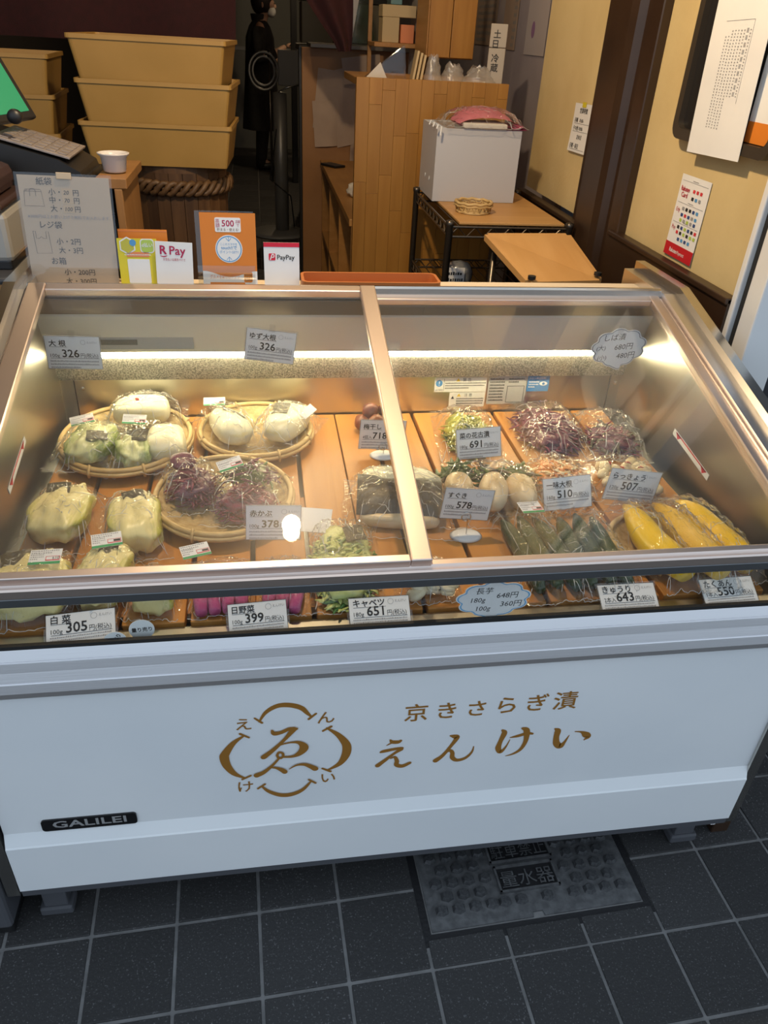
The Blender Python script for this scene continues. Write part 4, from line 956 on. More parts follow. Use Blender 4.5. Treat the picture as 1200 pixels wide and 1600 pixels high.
def p_y(mb, w, h):
    mb.box((-.022, .012, 0), (.022, .022, .0004), 1)
    hexa = lambda cx, cy, r: [(cx + r * math.cos(PI / 6 + k * PI / 3), cy + r * math.sin(PI / 6 + k * PI / 3)) for k in range(6)]
    mb.prism(hexa(-.019, .034, .0175), 0, .0004, 2); mb.prism(hexa(-.019, .034, .0145), .0004, .0006, 3); mb.prism(ell(-.008, .040, .0065, .0065, 16), .0006, .0009, 4)
    mb.prism(rrect(.006, .020, .034, .048, .007), 0, .0004, 2); mb.prism(rrect(.008, .022, .032, .046, .006), .0004, .0006, 5); mb.text('d払い', .0095, .032, .0095, 2, .0008, maxw=.021, bold=.0003)
    mb.dashes(-.026, .0155, .05, 1, .004, 2, .0006, ch=.0016, last=1)
    mb.prism(rrect(-.022, -.040, .022, .008, .002), 0, .0004, 2)
sign('point_card_sign', 'yellow green point card sign with a hexagon and a green square mark', (-.250, 1.640, 1.028), .078, .096, YEL_P, p_y, [YEL_P, CORAL, PAPER, M('olive_print', (.50, .46, .06), .55), BLUE_I, LIME], 5)
def p_r(mb, w, h):
    mb.text('R', -.028, .020, .024, 0, .0005, bold=.0010); mb.ribbon([(-.027, .0165, .001), (-.020, .0155, .0022), (-.014, .0175, .001)], 0, .0005)
    mb.text('Pay', -.009, .020, .024, 0, .0005, bold=.0006, maxw=.034); mb.text('お支払いは楽天ペイで', 0, .008, .0062, 0, .0005, 'C', maxw=.044)
sign('payment_sign', 'white card reading R Pay beside the yellow point card sign', (-.178, 1.634, 1.027), .074, .090, PAPER, p_r, [CRIM], 5, -2)
def p_o(mb, w, h):
    mb.prism(rrect(-.026, .036, .026, .064, .003), 0, .0004, 1); mb.text('500', -.012, .047, .017, 2, .0006, maxw=.026, bold=.0005); mb.text('高', -.0245, .054, .009, 2, .0006); mb.text('額', -.0245, .0455, .009, 2, .0006); mb.text('店舗', .0155, .054, .0068, 2, .0006, maxw=.0095); mb.text('で', .0175, .047, .0065, 2, .0006)
    mb.text('貯まる・使える!', 0, .0385, .0066, 3, .0006, 'C', maxw=.044)
    mb.prism(ell(0, .003, .0275, .0275, 32), 0, .0004, 1); n = 32
    o1, o2 = ell(0, .003, .0258, .0258, n), ell(0, .003, .0240, .0240, n)
    mb.add([(x, y, .0006) for x, y in o1] + [(x, y, .0006) for x, y in o2], [(i, (i + 1) % n, n + (i + 1) % n, n + i) for i in range(n)], 4)
    mb.text('ここのスマホを', 0, .0105, .0056, 4, .0006, 'C', maxw=.034); mb.text('touch!!で', 0, .0025, .0085, 4, .0006, 'C', maxw=.034, bold=.0002); mb.text('ポイントGET!!', 0, -.0055, .0068, 4, .0006, 'C', maxw=.038)
    for s in (1, -1):
        mb.ribbon([(0, .003 + s * .025, .001), (0, .003 + s * .016, .001)], 4, .0006, sub=1); mb.ribbon([(-.005, .003 + s * .021, .001), (0, .003 + s * .0155, .001), (.005, .003 + s * .021, .001)], 4, .0006, sub=1)
    mb.grid(lambda u, v: (-w / 2 + u * w, -h / 2 + v * (.026 + .006 * math.cos(u * 2 * PI)), .0003), 14, 1, 1)
    mb.text('グルメを楽しむアプリ', -.012, -.056, .0095, 5, .0006, 'C', maxw=.06, shear=.1); mb.prism(rrect(.028, -.064, .046, -.042, .004), .0003, .0007, 0); mb.dashes(.030, -.050, .014, 3, .005, 3, .0009, ch=.003, last=1)
    mb.box((-.042, -.0695, .0003), (.030, -.064, .0005), 0)
t = sign('flyer_stand', 'orange flyer in a clear acrylic stand in the middle of the signs', (-.066, 1.640, 1.056), .112, .146, ORANGE_P, p_o, [ORANGE_P, PAPER, CRIM, M('brown_ink', (.16, .08, .03), .6), BLUE_I, CORAL], 6)
MB().box((-.066, -.074, -.006), (.052, .076, -.0035)).box((-.066, -.074, .0015), (.052, -.030, .003)).box((-.066, -.076, -.03), (.052, -.074, .003)).build('acrylic_stand', clear('acrylic', (.96, .97, .97), .06, .8, .02), t)
def p_p(mb, w, h):
    mb.box((-w / 2, h / 2 - .009, 0), (w / 2, h / 2, .0004), 0); mb.prism(rrect(-.027, .010, -.013, .024, .002), 0, .0004, 0)
    mb.ribbon([(-.0235, .0118, .002), (-.0195, .0220, .002), (-.0160, .0205, .002), (-.0170, .0165, .002), (-.0215, .0160, .001)], 2, .0006)
    mb.text('PayPay', -.0095, .012, .0135, 1, .0005, maxw=.038, bold=.0003)
sign('payment_sign', 'white card with a red top reading PayPay, rightmost of the ledge signs', (.042, 1.640, 1.027), .074, .092, PAPER, p_p, [M('pay_red', (.62, .01, .04), .5), INK, PAPER], 5)
ot = thing('orange_tray', 'shallow orange plastic tray on the ledge behind the lid divider', 'tray', (.232, 1.636, .981))
OTM = M('orange_plastic', (.46, .15, .04), .4)
MB().prism(rrect(-.150, -.040, .150, .040, .015), 0, .004).build('tray_base', OTM, ot)
rm = MB(); o1, o2 = rrect(-.150, -.040, .150, .040, .015), rrect(-.144, -.034, .144, .034, .011); n = len(o1)
rm.add([(x, y, z) for z in (0, .024) for x, y in o1] + [(x, y, z) for z in (.004, .024) for x, y in o2],
       [(i, (i + 1) % n, n + (i + 1) % n, n + i) for i in range(n)] + [(2 * n + (i + 1) % n, 2 * n + i, 3 * n + i, 3 * n + (i + 1) % n) for i in range(n)] + [(n + i, n + (i + 1) % n, 3 * n + (i + 1) % n, 3 * n + i) for i in range(n)])
rm.build('tray_rim', OTM, ot)

# ---- counter at the left with scale, till, cup
CW = wood('counter_wood', (.42, .22, .07), (.52, .29, .10), 0, 3, .5)
t = thing('side_counter', 'light wooden counter carrying the till at the left', 'counter', (-.95, 2.0, 0))
MB().bbox((-.60, -.28, .935), (.47, .30, .965), .004).build('counter_top', CW, t); MB().box((-.58, -.22, 0), (.45, .28, .934)).build('counter_body', CW, t)
t = thing('wooden_box_stand', 'narrow wooden box stand under the white cup', 'stand', (-.385, 2.09, 0)); CWD = wood('box_wood', (.24, .11, .03), (.30, .15, .05), 2, 3, .5)
MB().bbox((.012, -.14, 1.115), (.082, .14, 1.138), .002).build('top_board', CWD, t); MB().bbox((.052, -.14, 0), (.070, .14, 1.115), .002).build('side_board', CWD, t); MB().bbox((.014, -.14, 0), (.028, .14, 1.115), .002).build('side_board', CWD, t); MB().box((.028, .11, 0), (.052, .125, 1.114)).build('back_board', CWD, t)
CUPM = M('white_ceramic', (.62, .58, .55), .3)
t = thing('white_cup', 'small white bowl-shaped cup beside the till', 'cup', (-.338, 2.03, 1.139))
MB().lathe([(0, .003), (.020, .003), (.022, 0), (.026, .004), (.030, .034), (.036, .040), (.037, .043), (.034, .043), (.028, .036), (.024, .007), (0, .006)], 28).build('cup_body', CUPM, t, smooth=True)
till = thing('cash_register', 'black cash register with covered keyboard and green display', 'cash register', (-.512, 2.09, .966))
def xz(prof, y0, y1): return MB().prism([(x, z) for x, z in prof], -y1, -y0, T=UP)
xz([(-.19, .165), (.085, .105), (.118, .140), (.105, .180), (.06, .205), (-.19, .270)], -.12, .10).build('keyboard_body', BLACK, till)
xz([(.03, 0), (.128, 0), (.128, .150), (.118, .168), (.085, .165), (.03, .12)], -.10, .08).build('stand_column', BLACK, till)
MB().bbox((-.14, -.12, 0), (.12, .12, .02), .004).build('base', BLACK, till)
kc = MB(); kc.grid(lambda u, v: (-.075 + .175 * u, -.112 + .19 * v, .251 - .049 * u / .175 * .175 * 1.15 + .0045), 8, 8)
KEY = M('key_cover', (.30, .26, .24), .35, nz=(40, (.22, .19, .18)))
sl = math.atan2(.065, .25); TK = Matrix.Translation((-.075, 0, .247)) @ Matrix.Rotation(sl, 4, 'Y')
kb = MB().bbox((0, -.112, -.001), (.165, .086, .004), .001, T=TK).build('keyboard_cover', KEY, till)
for r_ in range(5):
    for c_ in range(6): MB().bbox((.012 + c_ * .025, -.100 + r_ * .036, .004), (.031 + c_ * .025, -.074 + r_ * .036, .0065), .001, T=TK).build('key', KEY, kb)
TS = Matrix.Translation((-.075, -.02, .335)) @ Matrix.Rotation(R(-16), 4, 'Z') @ Matrix.Rotation(R(62), 4, 'Y')
MB().bbox((-.075, -.10, -.008), (.075, .09, .008), .004, T=TS).build('display_housing', BLACK, till)
GSCR = M('green_screen', (.02, .10, .05), .4, emit=((.02, .50, .20), .45))
MB().box((-.060, -.085, -.0095), (.058, .070, -.0082), T=TS).box((-.060, -.085, .0082), (.058, .070, .0095), T=TS).build('green_display', GSCR, till)
MB().lathe([(0, -.012), (.014, -.012), (.016, 0), (.014, .012), (0, .012)], 18, T=Matrix.Translation((-.020, -.10, .288)) @ UP).build('hinge_knob', BLACK, till, smooth=True)
MB().tube([(.10, -.09, .10), (.165, -.10, .085), (.178, -.11, .03), (.182, -.14, -.06), (.182, -.16, -.30)], .003, 6).build('cable', RUBBER, till)
t = thing('weighing_scale', 'grey metal weighing scale at the left edge of the counter', 'scale', (-.652, 1.835, .966))
MB().bbox((-.13, -.08, .028), (.125, .12, .130), .012).build('scale_body', M('scale_grey', (.42, .41, .38), .35, .3), t); MB().bbox((-.13, -.078, .010), (.12, .115, .036), .006).build('base', BLACK, t)
for x, y in ((.09, -.06), (.09, .09), (-.1, -.06), (-.1, .09)): MB().lathe([(0, 0), (.018, 0), (.02, .011), (0, .012)], 16, T=Matrix.Translation((x, y, 0))).build('foot', RUBBER, t)
MB().bbox((-.13, -.09, .135), (.125, .13, .150), .006).bbox((-.13, -.07, .150), (.11, .11, .205), .02).build('dark_lid', M('dark_pan', (.06, .035, .03), .2), t)
t = MB().bbox((-.05, -.09, 0), (.05, .09, .012), .004).build('black_folder', M('folder', (.05, .05, .055), .3, nz=(8, (.28, .28, .30), .5, .55))); t.location = (-.535, 1.785, .967); t.rotation_euler = (0, 0, R(24)); tag(t, 'black and grey folder lying on the counter by the case corner', 'folder')

# ---- yellow trays and barrel
TRAY = M('ochre_plastic', (.38, .225, .06), .5, nz=(6, (.34, .20, .05)))
def tray_mesh(w, d, h):
    mb = MB()
    def ring(s, z): return [(x * s[0], y * s[1], z) for x, y in rrect(-1, -1, 1, 1, .06, 3)]
    W, D = w / 2, d / 2
    rings = [ring((W * .90, D * .88), 0), ring((W * .975, D * .97), h - .012), ring((W * 1.0, D * 1.0), h - .012), ring((W, D), h), ring((W * .965, D * .955), h), ring((W * .88, D * .86), .005)]
    n = len(rings[0]); v = [p for r_ in rings for p in r_]
    f = [(k * n + i, k * n + (i + 1) % n, (k + 1) * n + (i + 1) % n, (k + 1) * n + i) for k in range(5) for i in range(n)]
    f += [tuple(range(n - 1, -1, -1)), tuple(range(5 * n, 6 * n))]
    mb.add(v, f); return mb.mesh('ochre_tray', TRAY)
TRM = tray_mesh(.470, .330, .124)
GT = 'stacked ochre trays'
for k, lab in enumerate(('bottom ochre plastic tray of the three on the barrel', 'middle ochre plastic tray of the three on the barrel', 'topmost ochre plastic tray of the three on the barrel')):
    o = link('ochre_tray', TRM); o.location = (-.292 + (-.012, -.004, -.010)[k] , 2.868, 1.052 + k * .1145); o.rotation_euler = (0, 0, R((-3, -4, -5)[k])); tag(o, lab, 'tray', GT)
for k, lab in enumerate(('bottom ochre tray of the stack at the left edge', 'second ochre tray of the stack at the left edge', 'topmost ochre tray of the stack at the left edge')):
    o = link('ochre_tray', TRM); o.location = (-.895, 3.09, .985 + k * .1145); o.rotation_euler = (0, 0, R(3)); tag(o, lab, 'tray', GT)
DW = wood('old_dark_wood', (.07, .032, .012), (.13, .065, .025), 2, 5, .6, .25)
ROPE = M('braided_bamboo', (.14, .075, .03), .55, nz=(30, (.08, .04, .015)))
t = thing('wooden_stand', 'low dark wooden stand under the left stack of trays', 'stand', (-.895, 3.09, 0)); MB().bbox((-.2, -.14, .95), (.2, .14, .984), .003).build('top_board', DW, t)
for x in (-.18, .18):
    for y in (-.12, .12): MB().box((x - .02, y - .02, 0), (x + .02, y + .02, .95)).build('leg', DW, t)
br = thing('pickle_barrel', 'dark wooden pickle barrel with braided hoop under the trays', 'barrel', (-.268, 2.885, 0))
NB = 22
for k in range(NB):
    a0, a1 = 2 * PI * k / NB + .006, 2 * PI * (k + 1) / NB - .006
    v = []
    for z, r1 in ((.0, .145), (.5, .150), (1.03, .160)):
        for a in (a0, a1): v += [(r1 * math.cos(a), r1 * math.sin(a), z), ((r1 - .016) * math.cos(a), (r1 - .016) * math.sin(a), z)]
    f = []
    for s in (0, 4): f += [(s, s + 2, s + 6, s + 4), (s + 1, s + 5, s + 7, s + 3), (s, s + 4, s + 5, s + 1), (s + 2, s + 3, s + 7, s + 6)]
    f += [(0, 1, 3, 2), (8, 10, 11, 9)]
    MB().add(v, f).build('stave', DW, br)
for zc, r0 in ((.985, .166), (.55, .156)):
    hp = bpy.data.objects.new('braided_hoop', None); COL.objects.link(hp); hp.parent = br
    for s in range(3):
        MB().tube([((r0 + .007 * math.cos(24 * PI * i / 90 + s * 2.09)) * math.cos(2 * PI * i / 90), (r0 + .007 * math.cos(24 * PI * i / 90 + s * 2.09)) * math.sin(2 * PI * i / 90), zc + .018 * math.sin(24 * PI * i / 90 + s * 2.09)) for i in range(90)], .0095, 6, closed=True).build('strand', ROPE, hp, smooth=True)
MB().lathe([(0, 1.030), (.158, 1.030), (.158, 1.050), (0, 1.050)], 28).build('barrel_lid', DW, br)

# ---- noren curtains
NOR = M('dark_red_cloth', (.030, .0025, .004), .9, nz=(40, (.022, .002, .003)), bump=(200, .3))
def cloth(name, label, fn, nu=40, nv=16, group='dark red shop curtains', mat=None):
    mb = MB().grid(lambda u, v: fn(u, v), nu, nv); mb.grid(lambda u, v: tuple(Vector(fn(u, v)) + Vector((0, .003, 0))), nu, nv)
    o = mb.build(name, mat or NOR, smooth=True); tag(o, label, 'curtain', group); return o
cloth('shop_curtain', 'dark red shop curtain hanging over the stacked trays', lambda u, v: (-2.0 + 1.93 * u + .01 * math.sin(v * 5), 3.5 + .025 * math.sin(u * 26) * (1 - v * .6), 1.365 + .01 * u + v * .86))
cloth('shop_curtain', 'dark red curtain end drawn aside to a point by the papered board', lambda u, v: ((.335 - .60 * max(0, v - .02) ** .9 + u * (.055 + .56 * max(0, v - .02) ** .85)), 3.56 + .02 * math.sin(u * 9 + v * 3), 1.375 + v * .85 + .004 * u), 24, 24)
t = MB().tube([(-2.2, 3.51, 2.225), (1.1, 3.51, 2.225)], .014, 10).build('curtain_rod', DW, smooth=True); tag(t, 'dark wooden rod carrying the red curtains', 'rod')

# ---- laminated partition, built of staves
LAM = wood('laminated_wood', (.32, .145, .025), (.39, .19, .038), 2, 4, .42, .09)
pt = thing('wood_partition', 'tall laminated wood partition behind the wire rack', 'partition', (.617, 2.985, 0))
rg = random.Random(3); x = -.272
while x < .271:
    wv = min(.046, .272 - x); z = 0
    zz = -rg.uniform(0, .3)
    while zz < 1.318:
        h_ = rg.uniform(.24, .46); a, b = max(0, zz), min(1.318, zz + h_)
        if b - a > .01: MB().bbox((x + .0003, -.014, a + .0003), (x + wv - .0003, .014, b - .0003), .0006).build('stave', LAM, pt)
        zz += h_
    x += wv
sh = thing('low_wooden_shelf', 'low open wooden shelf running back beside the partition', 'shelf', (.50, 3.76, 0))
LAM2 = wood('shelf_wood', (.34, .16, .04), (.42, .21, .06), 1, 4, .45, .1)
MB().bbox((-.165, -.755, .818), (.40, .745, .845), .003).build('top_board', LAM2, sh)
for y in (-.74, -.25, .25, .73): MB().box((-.155, y - .011, 0), (.39, y + .011, .817)).build('upright_board', LAM2, sh)
for z in (.10, .46): MB().box((-.155, -.729, z), (.37, .719, z + .02)).build('inner_shelf', LAM2, sh)
MB().box((.37, -.74, 0), (.39, .74, .817)).build('back_board', LAM2, sh)
t = MB().bbox((-.035, -.06, 0), (.035, .06, .012), .004).build('dark_tablet', BLACK); t.location = (.385, 4.28, .8455); t.rotation_euler = (0, 0, R(35)); tag(t, 'dark flat tablet lying on the low wooden shelf', 'tablet')
TIS = M('tissue', (.62, .58, .52), .8)
t = place(blob(.030, .036, .026, 2.1, .5, 55), 'crumpled_tissue', TIS, None, (.405, 3.46, .871)); tag(t, 'crumpled white tissue on the edge of the low shelf', 'tissue')
for k, (y, z) in enumerate(((3.65, .481), (3.30, .481), (3.66, .121))):
    t = MB().bbox((-.07, -.10, 0), (.07, .10, .03), .004).build('paper_bundle', TIS); t.location = (.45, y, z); tag(t, ('white paper bundle in the far compartment of the low shelf', 'white paper bundle in the near compartment of the low shelf', 'white paper bundle on the bottom of the low shelf')[k], 'paper')
# board with taped papers
bo = thing('papered_board', 'orange wooden board covered with taped papers at the end of the shelf', 'board', (.50, 4.55, 0))
MB().bbox((-.26, -.02, 0), (.40, .02, 1.365), .003).build('board_panel', M('board_orange', (.36, .18, .07), .5, nz=(4, (.32, .15, .05))), bo); MB().bbox((-.275, -.025, 0), (-.26, .03, 1.365), .002).build('edge_strip', BLACK, bo); MB().bbox((-.22, -.10, 1.366), (.42, .22, 1.385), .003).build('top_board', M('top_grey', (.12, .11, .10), .3), bo)
PAP2 = M('aged_paper', (.46, .35, .28), .7, nz=(8, (.40, .30, .24)))
for (x, z, w, h, ro, dy) in ((-.11, 1.13, .16, .28, 6, 0), (-.03, 1.10, .17, .36, -14, .004), (.10, 1.02, .19, .42, 2, .008), (-.14, 1.02, .12, .22, -4, .011), (.05, 1.28, .20, .12, -8, .013)):
    o = MB().grid(lambda u, v: ((u - .5) * w, -.023 - dy - .008 * (1 - v) * math.sin(u * PI), (v - .5) * h), 6, 6).build('taped_paper', PAP2, bo, smooth=True); o.location = (x, 0, z); o.rotation_euler = (0, R(ro), 0)

# ---- counter behind the partition and what stands on it
t = thing('back_counter', 'wooden counter behind the partition', 'counter', (.76, 3.28, 0)); MB().bbox((-.40, -.275, 1.285), (.125, .27, 1.310), .003).build('counter_top', LAM2, t); MB().box((-.16, .20, .8455), (.12, .24, 1.284)).build('back_panel', LAM2, t)
ACR = MATS['acrylic']
t = thing('clear_wedge_stand', 'clear acrylic wedge stand with white paper on the counter', 'stand', (.475, 3.12, 1.3105)); MB().add([(-.085, -.02, 0), (.065, -.02, 0), (.055, -.02, .105), (-.085, .02, 0), (.065, .02, 0), (.055, .02, .105)], [(0, 1, 2), (5, 4, 3), (0, 3, 4, 1), (1, 4, 5, 2), (2, 5, 3, 0)]).build('wedge', FILM, t)
MB().add([(-.08, -.016, .002), (-.005, -.016, .002), (-.030, -.016, .050), (-.08, -.012, .002), (-.005, -.012, .002), (-.030, -.012, .050)], [(0, 1, 2), (5, 4, 3), (0, 3, 4, 1), (1, 4, 5, 2), (2, 5, 3, 0)]).build('paper', TIS, t)
MAN = M('manila_paper', (.52, .40, .22), .6)
for k, lab in enumerate(('left cream envelope leaning on the counter', 'middle cream envelope leaning on the counter', 'right cream envelope leaning on the counter')):
    t = MB().bbox((-.004, -.03, 0), (.004, .03, .092 - k * .006), .001).build('envelope', MAN); t.location = (.565 + k * .014, 3.12, 1.311); t.rotation_euler = (0, R(9), 0); tag(t, lab, 'envelope', 'cream envelopes on the counter')
def crumple(name, label, loc, w, d, h, seed, mat=None, cat='plastic bag'):
    t = thing(name, label, cat, loc); f_ = lambda u, v: ((u - .5) * w * (1 - .35 * math.sin(v * PI / 2)) + .012 * noise.noise((u * 6, v * 6, seed)), (math.cos(u * 2 * PI)) * d / 2 * .4 + .02 * noise.noise((u * 5, v * 5, seed + 9)), v * h * (1 + .3 * noise.noise((u * 7, seed, 1))))
    MB().grid(lambda u, v: ((.5 * math.cos(2 * PI * u) * w) * (1 - .5 * v) * (1 + .25 * noise.noise((u * 8, v * 5, seed))), (.5 * math.sin(2 * PI * u) * d) * (1 - .5 * v) * (1 + .25 * noise.noise((u * 8, v * 5, seed + 4))), v * h * (1 + .35 * noise.noise((math.cos(2 * PI * u) * 2, math.sin(2 * PI * u) * 2, seed)))), 28, 10).build('film', mat or FILM, t, smooth=True)
    return t
WF = clear('milky_film', (.92, .92, .9), .10, .7, .15, bump=(60, .7), haze=.35)
crumple('plastic_bag', 'clear plastic bag standing beside the cream envelopes', (.640, 3.12, 1.311), .07, .06, .075, 3, WF)
crumple('plastic_bag', 'crumpled clear plastic bag in the middle of the counter', (.725, 3.16, 1.311), .10, .08, .055, 5, WF)
crumple('plastic_bag', 'milky white plastic bag beside the lettered box', (.815, 3.12, 1.311), .13, .10, .05, 8, WF)
for k, (lab, z, s) in enumerate((('white box with black lettering on the counter', 1.311, '冷蔵'), ('smaller white packet on top of the lettered box', 1.425, '土日'))):
    t = thing('lettered_box', lab, 'box', (.872, 3.12, z), (0, 0, R(-14)), 'white lettered boxes')
    hh = .112 if k == 0 else .072
    MB().bbox((-.030, -.022, 0), (.030, .022, hh), .002).build('carton', M('dull_carton', (.40, .36, .31), .6), t)
    mb = MB()
    for q, ch in enumerate(s): mb.text(ch, -.018, hh - .042 - q * .030, .028, 0, .0, T=upright(0, -.0228, 0), bold=.0008)
    mb.build('lettering', INK, t)
# ---- upper cabinet, shelf with boxes
t = thing('upper_cabinet', 'wooden cabinet hanging above the counter', 'cabinet', (.80, 3.72, 1.37)); MB().bbox((-.098, -.13, 0), (.102, .13, 1.228), .003).build('cabinet_body', LAM2, t); MB().bbox((-.094, -.148, .004), (-.002, -.131, 1.2), .002).build('cabinet_door', LAM, t); MB().bbox((.001, -.148, .004), (.098, -.131, 1.2), .002).build('cabinet_door', LAM, t)
t = thing('open_shelf', 'narrow wooden shelf of boxes left of the hanging cabinet', 'shelf', (.63, 4.0, 0)); MB().bbox((-.105, -.12, 1.395), (.11, .12, 1.412), .002).build('shelf_board', LAM2, t); MB().bbox((.095, -.12, .8455), (.112, .12, 2.2), .002).build('side_board', TIS, t); MB().box((-.105, .10, .8455), (-.088, .12, 2.2)).build('side_board', LAM2, t); MB().bbox((-.105, -.12, 1.62), (.11, .12, 1.637), .002).build('shelf_board', LAM2, t)
for k, (x, z, w, h, m, lab) in enumerate(((-.03, 1.4125, .075, .095, MAN, 'tan carton on the open shelf'), (.045, 1.4125, .060, .070, CORAL, 'orange carton on the open shelf'), (.005, 1.508, .15, .045, MAN, 'flat tan carton lying across two cartons on the shelf'), (-.01, 1.554, .05, .04, M('teal_pack', (.10, .22, .24), .4), 'small teal packet on top of the cartons'))):
    t = MB().bbox((-w / 2, -.06, 0), (w / 2, .06, h), .002).build('carton', m); t.location = (.63 + x, 3.97, z); tag(t, lab, 'box', 'cartons on the open shelf')
for k, (x0, w, z0, h) in enumerate(((.475, .03, 1.385, .26), (.425, .04, 1.386, .34))):
    t = MB().bbox((-w / 2, -.005, 0), (w / 2, .005, h), .002).build('white_file', (PAPER, BLACK)[k]); t.location = (x0, 4.5, z0 + .001); t.rotation_euler = (0, R(10), 0); tag(t, ('white upright folder beside the open shelf', 'black upright folder beside the open shelf')[k], 'folder')
# ---- papers on the lavender wall
WALLX = Matrix(((0, 0, -1, 0), (-1, 0, 0, 0), (0, 1, 0, 0), (0, 0, 0, 1)))
def wall_sheet(name, label, x, y, z, w, h, base, fn=None, mats=None, roll=0, curl=0.0, group=None, cat='notice'):
    t = thing(name, label, cat, (x, y, z), (0, 0, 0), group); t.rotation_euler = (WALLX @ Matrix.Rotation(R(roll), 4, 'Z')).to_euler()
    f_ = lambda u, v, o=0: ((u - .5) * w, (v - .5) * h, .001 + o + curl * (1 - v) ** 2)
    mb = MB().grid(lambda u, v: f_(u, v, .0006), 2, 8); mb.grid(lambda u, v: f_(u, v), 2, 8); mb.build('sheet', base, t)
    if fn: m2 = MB(); fn(m2, w, h); m2.v = [(a, b, c + curl * (.5 - b / h) ** 2 + .0022) for a, b, c in m2.v]; m2.build('print', mats, t)
    return t
LP = 'papers on the lavender wall'
wall_sheet('wall_paper_sheet', 'white list sheet on the far lavender wall by the cabinet', 1.147, 4.36, 1.60, .40, .36, PAP2, lambda mb, w, h: mb.dashes(-w * .4, h * .4, w * .8, 12, .028, 0, 0, ch=.012), [GREY_INK], group=LP)
wall_sheet('wall_paper_sheet', 'long tan sheet in the middle of the lavender wall', 1.147, 3.93, 1.62, .22, .42, PAP2, lambda mb, w, h: mb.dashes(w * .2, h * .4, w * .2, 14, .028, 0, 0, ch=.01), [GREY_INK], group=LP)
wall_sheet('wall_paper_sheet', 'white sheet with a violet stamp on the lavender wall', 1.147, 3.54, 1.58, .27, .36, M('pale_paper', (.50, .46, .48), .7), lambda mb, w, h: mb.prism(ell(-.04, -.09, .022, .030, 16), 0, .0003), [M('violet_ink', (.30, .16, .34), .6)], group=LP)

# ---- wire rack with white box, pink pack, basket
CHR = M('dark_chrome', (.10, .085, .07), .3, .8)
rk = thing('wire_rack', 'dark chrome wire rack with a wooden top board', 'rack', (.745, 2.575, 0))
for x in (-.187, .187):
    for y in (-.275, .275): MB().lathe([(0, 0), (.011, 0), (.011, .975), (.013, .978), (.013, .990), (0, .993)], 12, T=Matrix.Translation((x, y, 0))).build('post', CHR, rk, smooth=True)
for z in (.945, .71, .25):
    fr = MB()
    for dz in (0, .028):
        fr.tube([(-.187, -.275, z + dz), (.187, -.275, z + dz)], .0035, 6); fr.tube([(-.187, .275, z + dz), (.187, .275, z + dz)], .0035, 6); fr.tube([(-.187, -.275, z + dz), (-.187, .275, z + dz)], .0035, 6); fr.tube([(.187, -.275, z + dz), (.187, .275, z + dz)], .0035, 6)
    for y in (-.275, .275): fr.tube([(-.187 + .374 * i / 14, y, z + (.028 if i % 2 else 0)) for i in range(15)], .0025, 5)
    for x in (-.187, .187): fr.tube([(x, -.275 + .55 * i / 20, z + (.028 if i % 2 else 0)) for i in range(21)], .0025, 5)
    for i in range(1, 12): fr.tube([(-.187 + .374 * i / 12, -.275, z + .028), (-.187 + .374 * i / 12, .275, z + .028)], .0018, 5)
    fr.build('wire_shelf', CHR, rk)
MB().bbox((-.155, -.262, .977), (.176, .265, .985), .002).build('top_board', CW, rk)
WB = thing('white_file_box', 'open white plastic file box standing on the wire rack', 'box', (.708, 2.745, .986))
WBM = M('white_plastic', (.50, .50, .52), .4)
for a, b in (((-.14, -.12, 0), (.14, -.116, .220)), ((-.14, .116, 0), (.14, .12, .220)), ((-.14, -.116, 0), (-.136, .116, .220)), ((.136, -.116, 0), (.14, .116, .220)), ((-.136, -.116, 0), (.136, .116, .004))): MB().box(a, b).build('side_panel', WBM, WB)
for y in (-.05, .02): MB().lathe([(0, 0), (.007, 0), (.007, .001), (0, .001)], 14, T=Matrix.Translation((-.141, y, .06)) @ Matrix.Rotation(-PI / 2, 4, 'Y')).build('hole_cap', PAPER, WB)
pk = thing('pink_pack', 'flat clear pack of pink and white paper on the white box', 'package', (.725, 2.70, 1.2065))
PKM = M('pink_paper', (.58, .17, .24), .5); PKH = M('hot_pink_paper', (.60, .06, .26), .5)
MB().grid(lambda u, v: (-.085 + .20 * u, -.07 + .14 * v, .012 + .044 * math.sin(PI * u) ** .6 * (.45 + .55 * v) + .004 * noise.noise((u * 6, v * 5, 1))), 14, 10).grid(lambda u, v: (-.085 + .20 * u, -.07 + .14 * v, .008), 3, 3).build('pink_sheet', PKM, pk, smooth=True)
MB().bbox((-.075, -.085, .001), (.070, .05, .016), .004).build('white_stack', TIS, pk); MB().grid(lambda u, v: (.02 + .12 * u, -.08 + .12 * v, .004 + .012 * abs(noise.noise((u * 5, v * 5, 4)))), 8, 8).grid(lambda u, v: (.02 + .12 * u, -.08 + .12 * v, .001), 2, 2).build('hot_pink_sheet', PKH, pk)
film(pk, .27, .21, .048, 77, fl=.08)
for y in (-.10, -.04, .02): MB().tube([(-.165, y, -.002), (-.160, y, .010), (-.150, y, .004), (-.152, y, -.02)], .003, 6).build('hook', PAPER, pk)
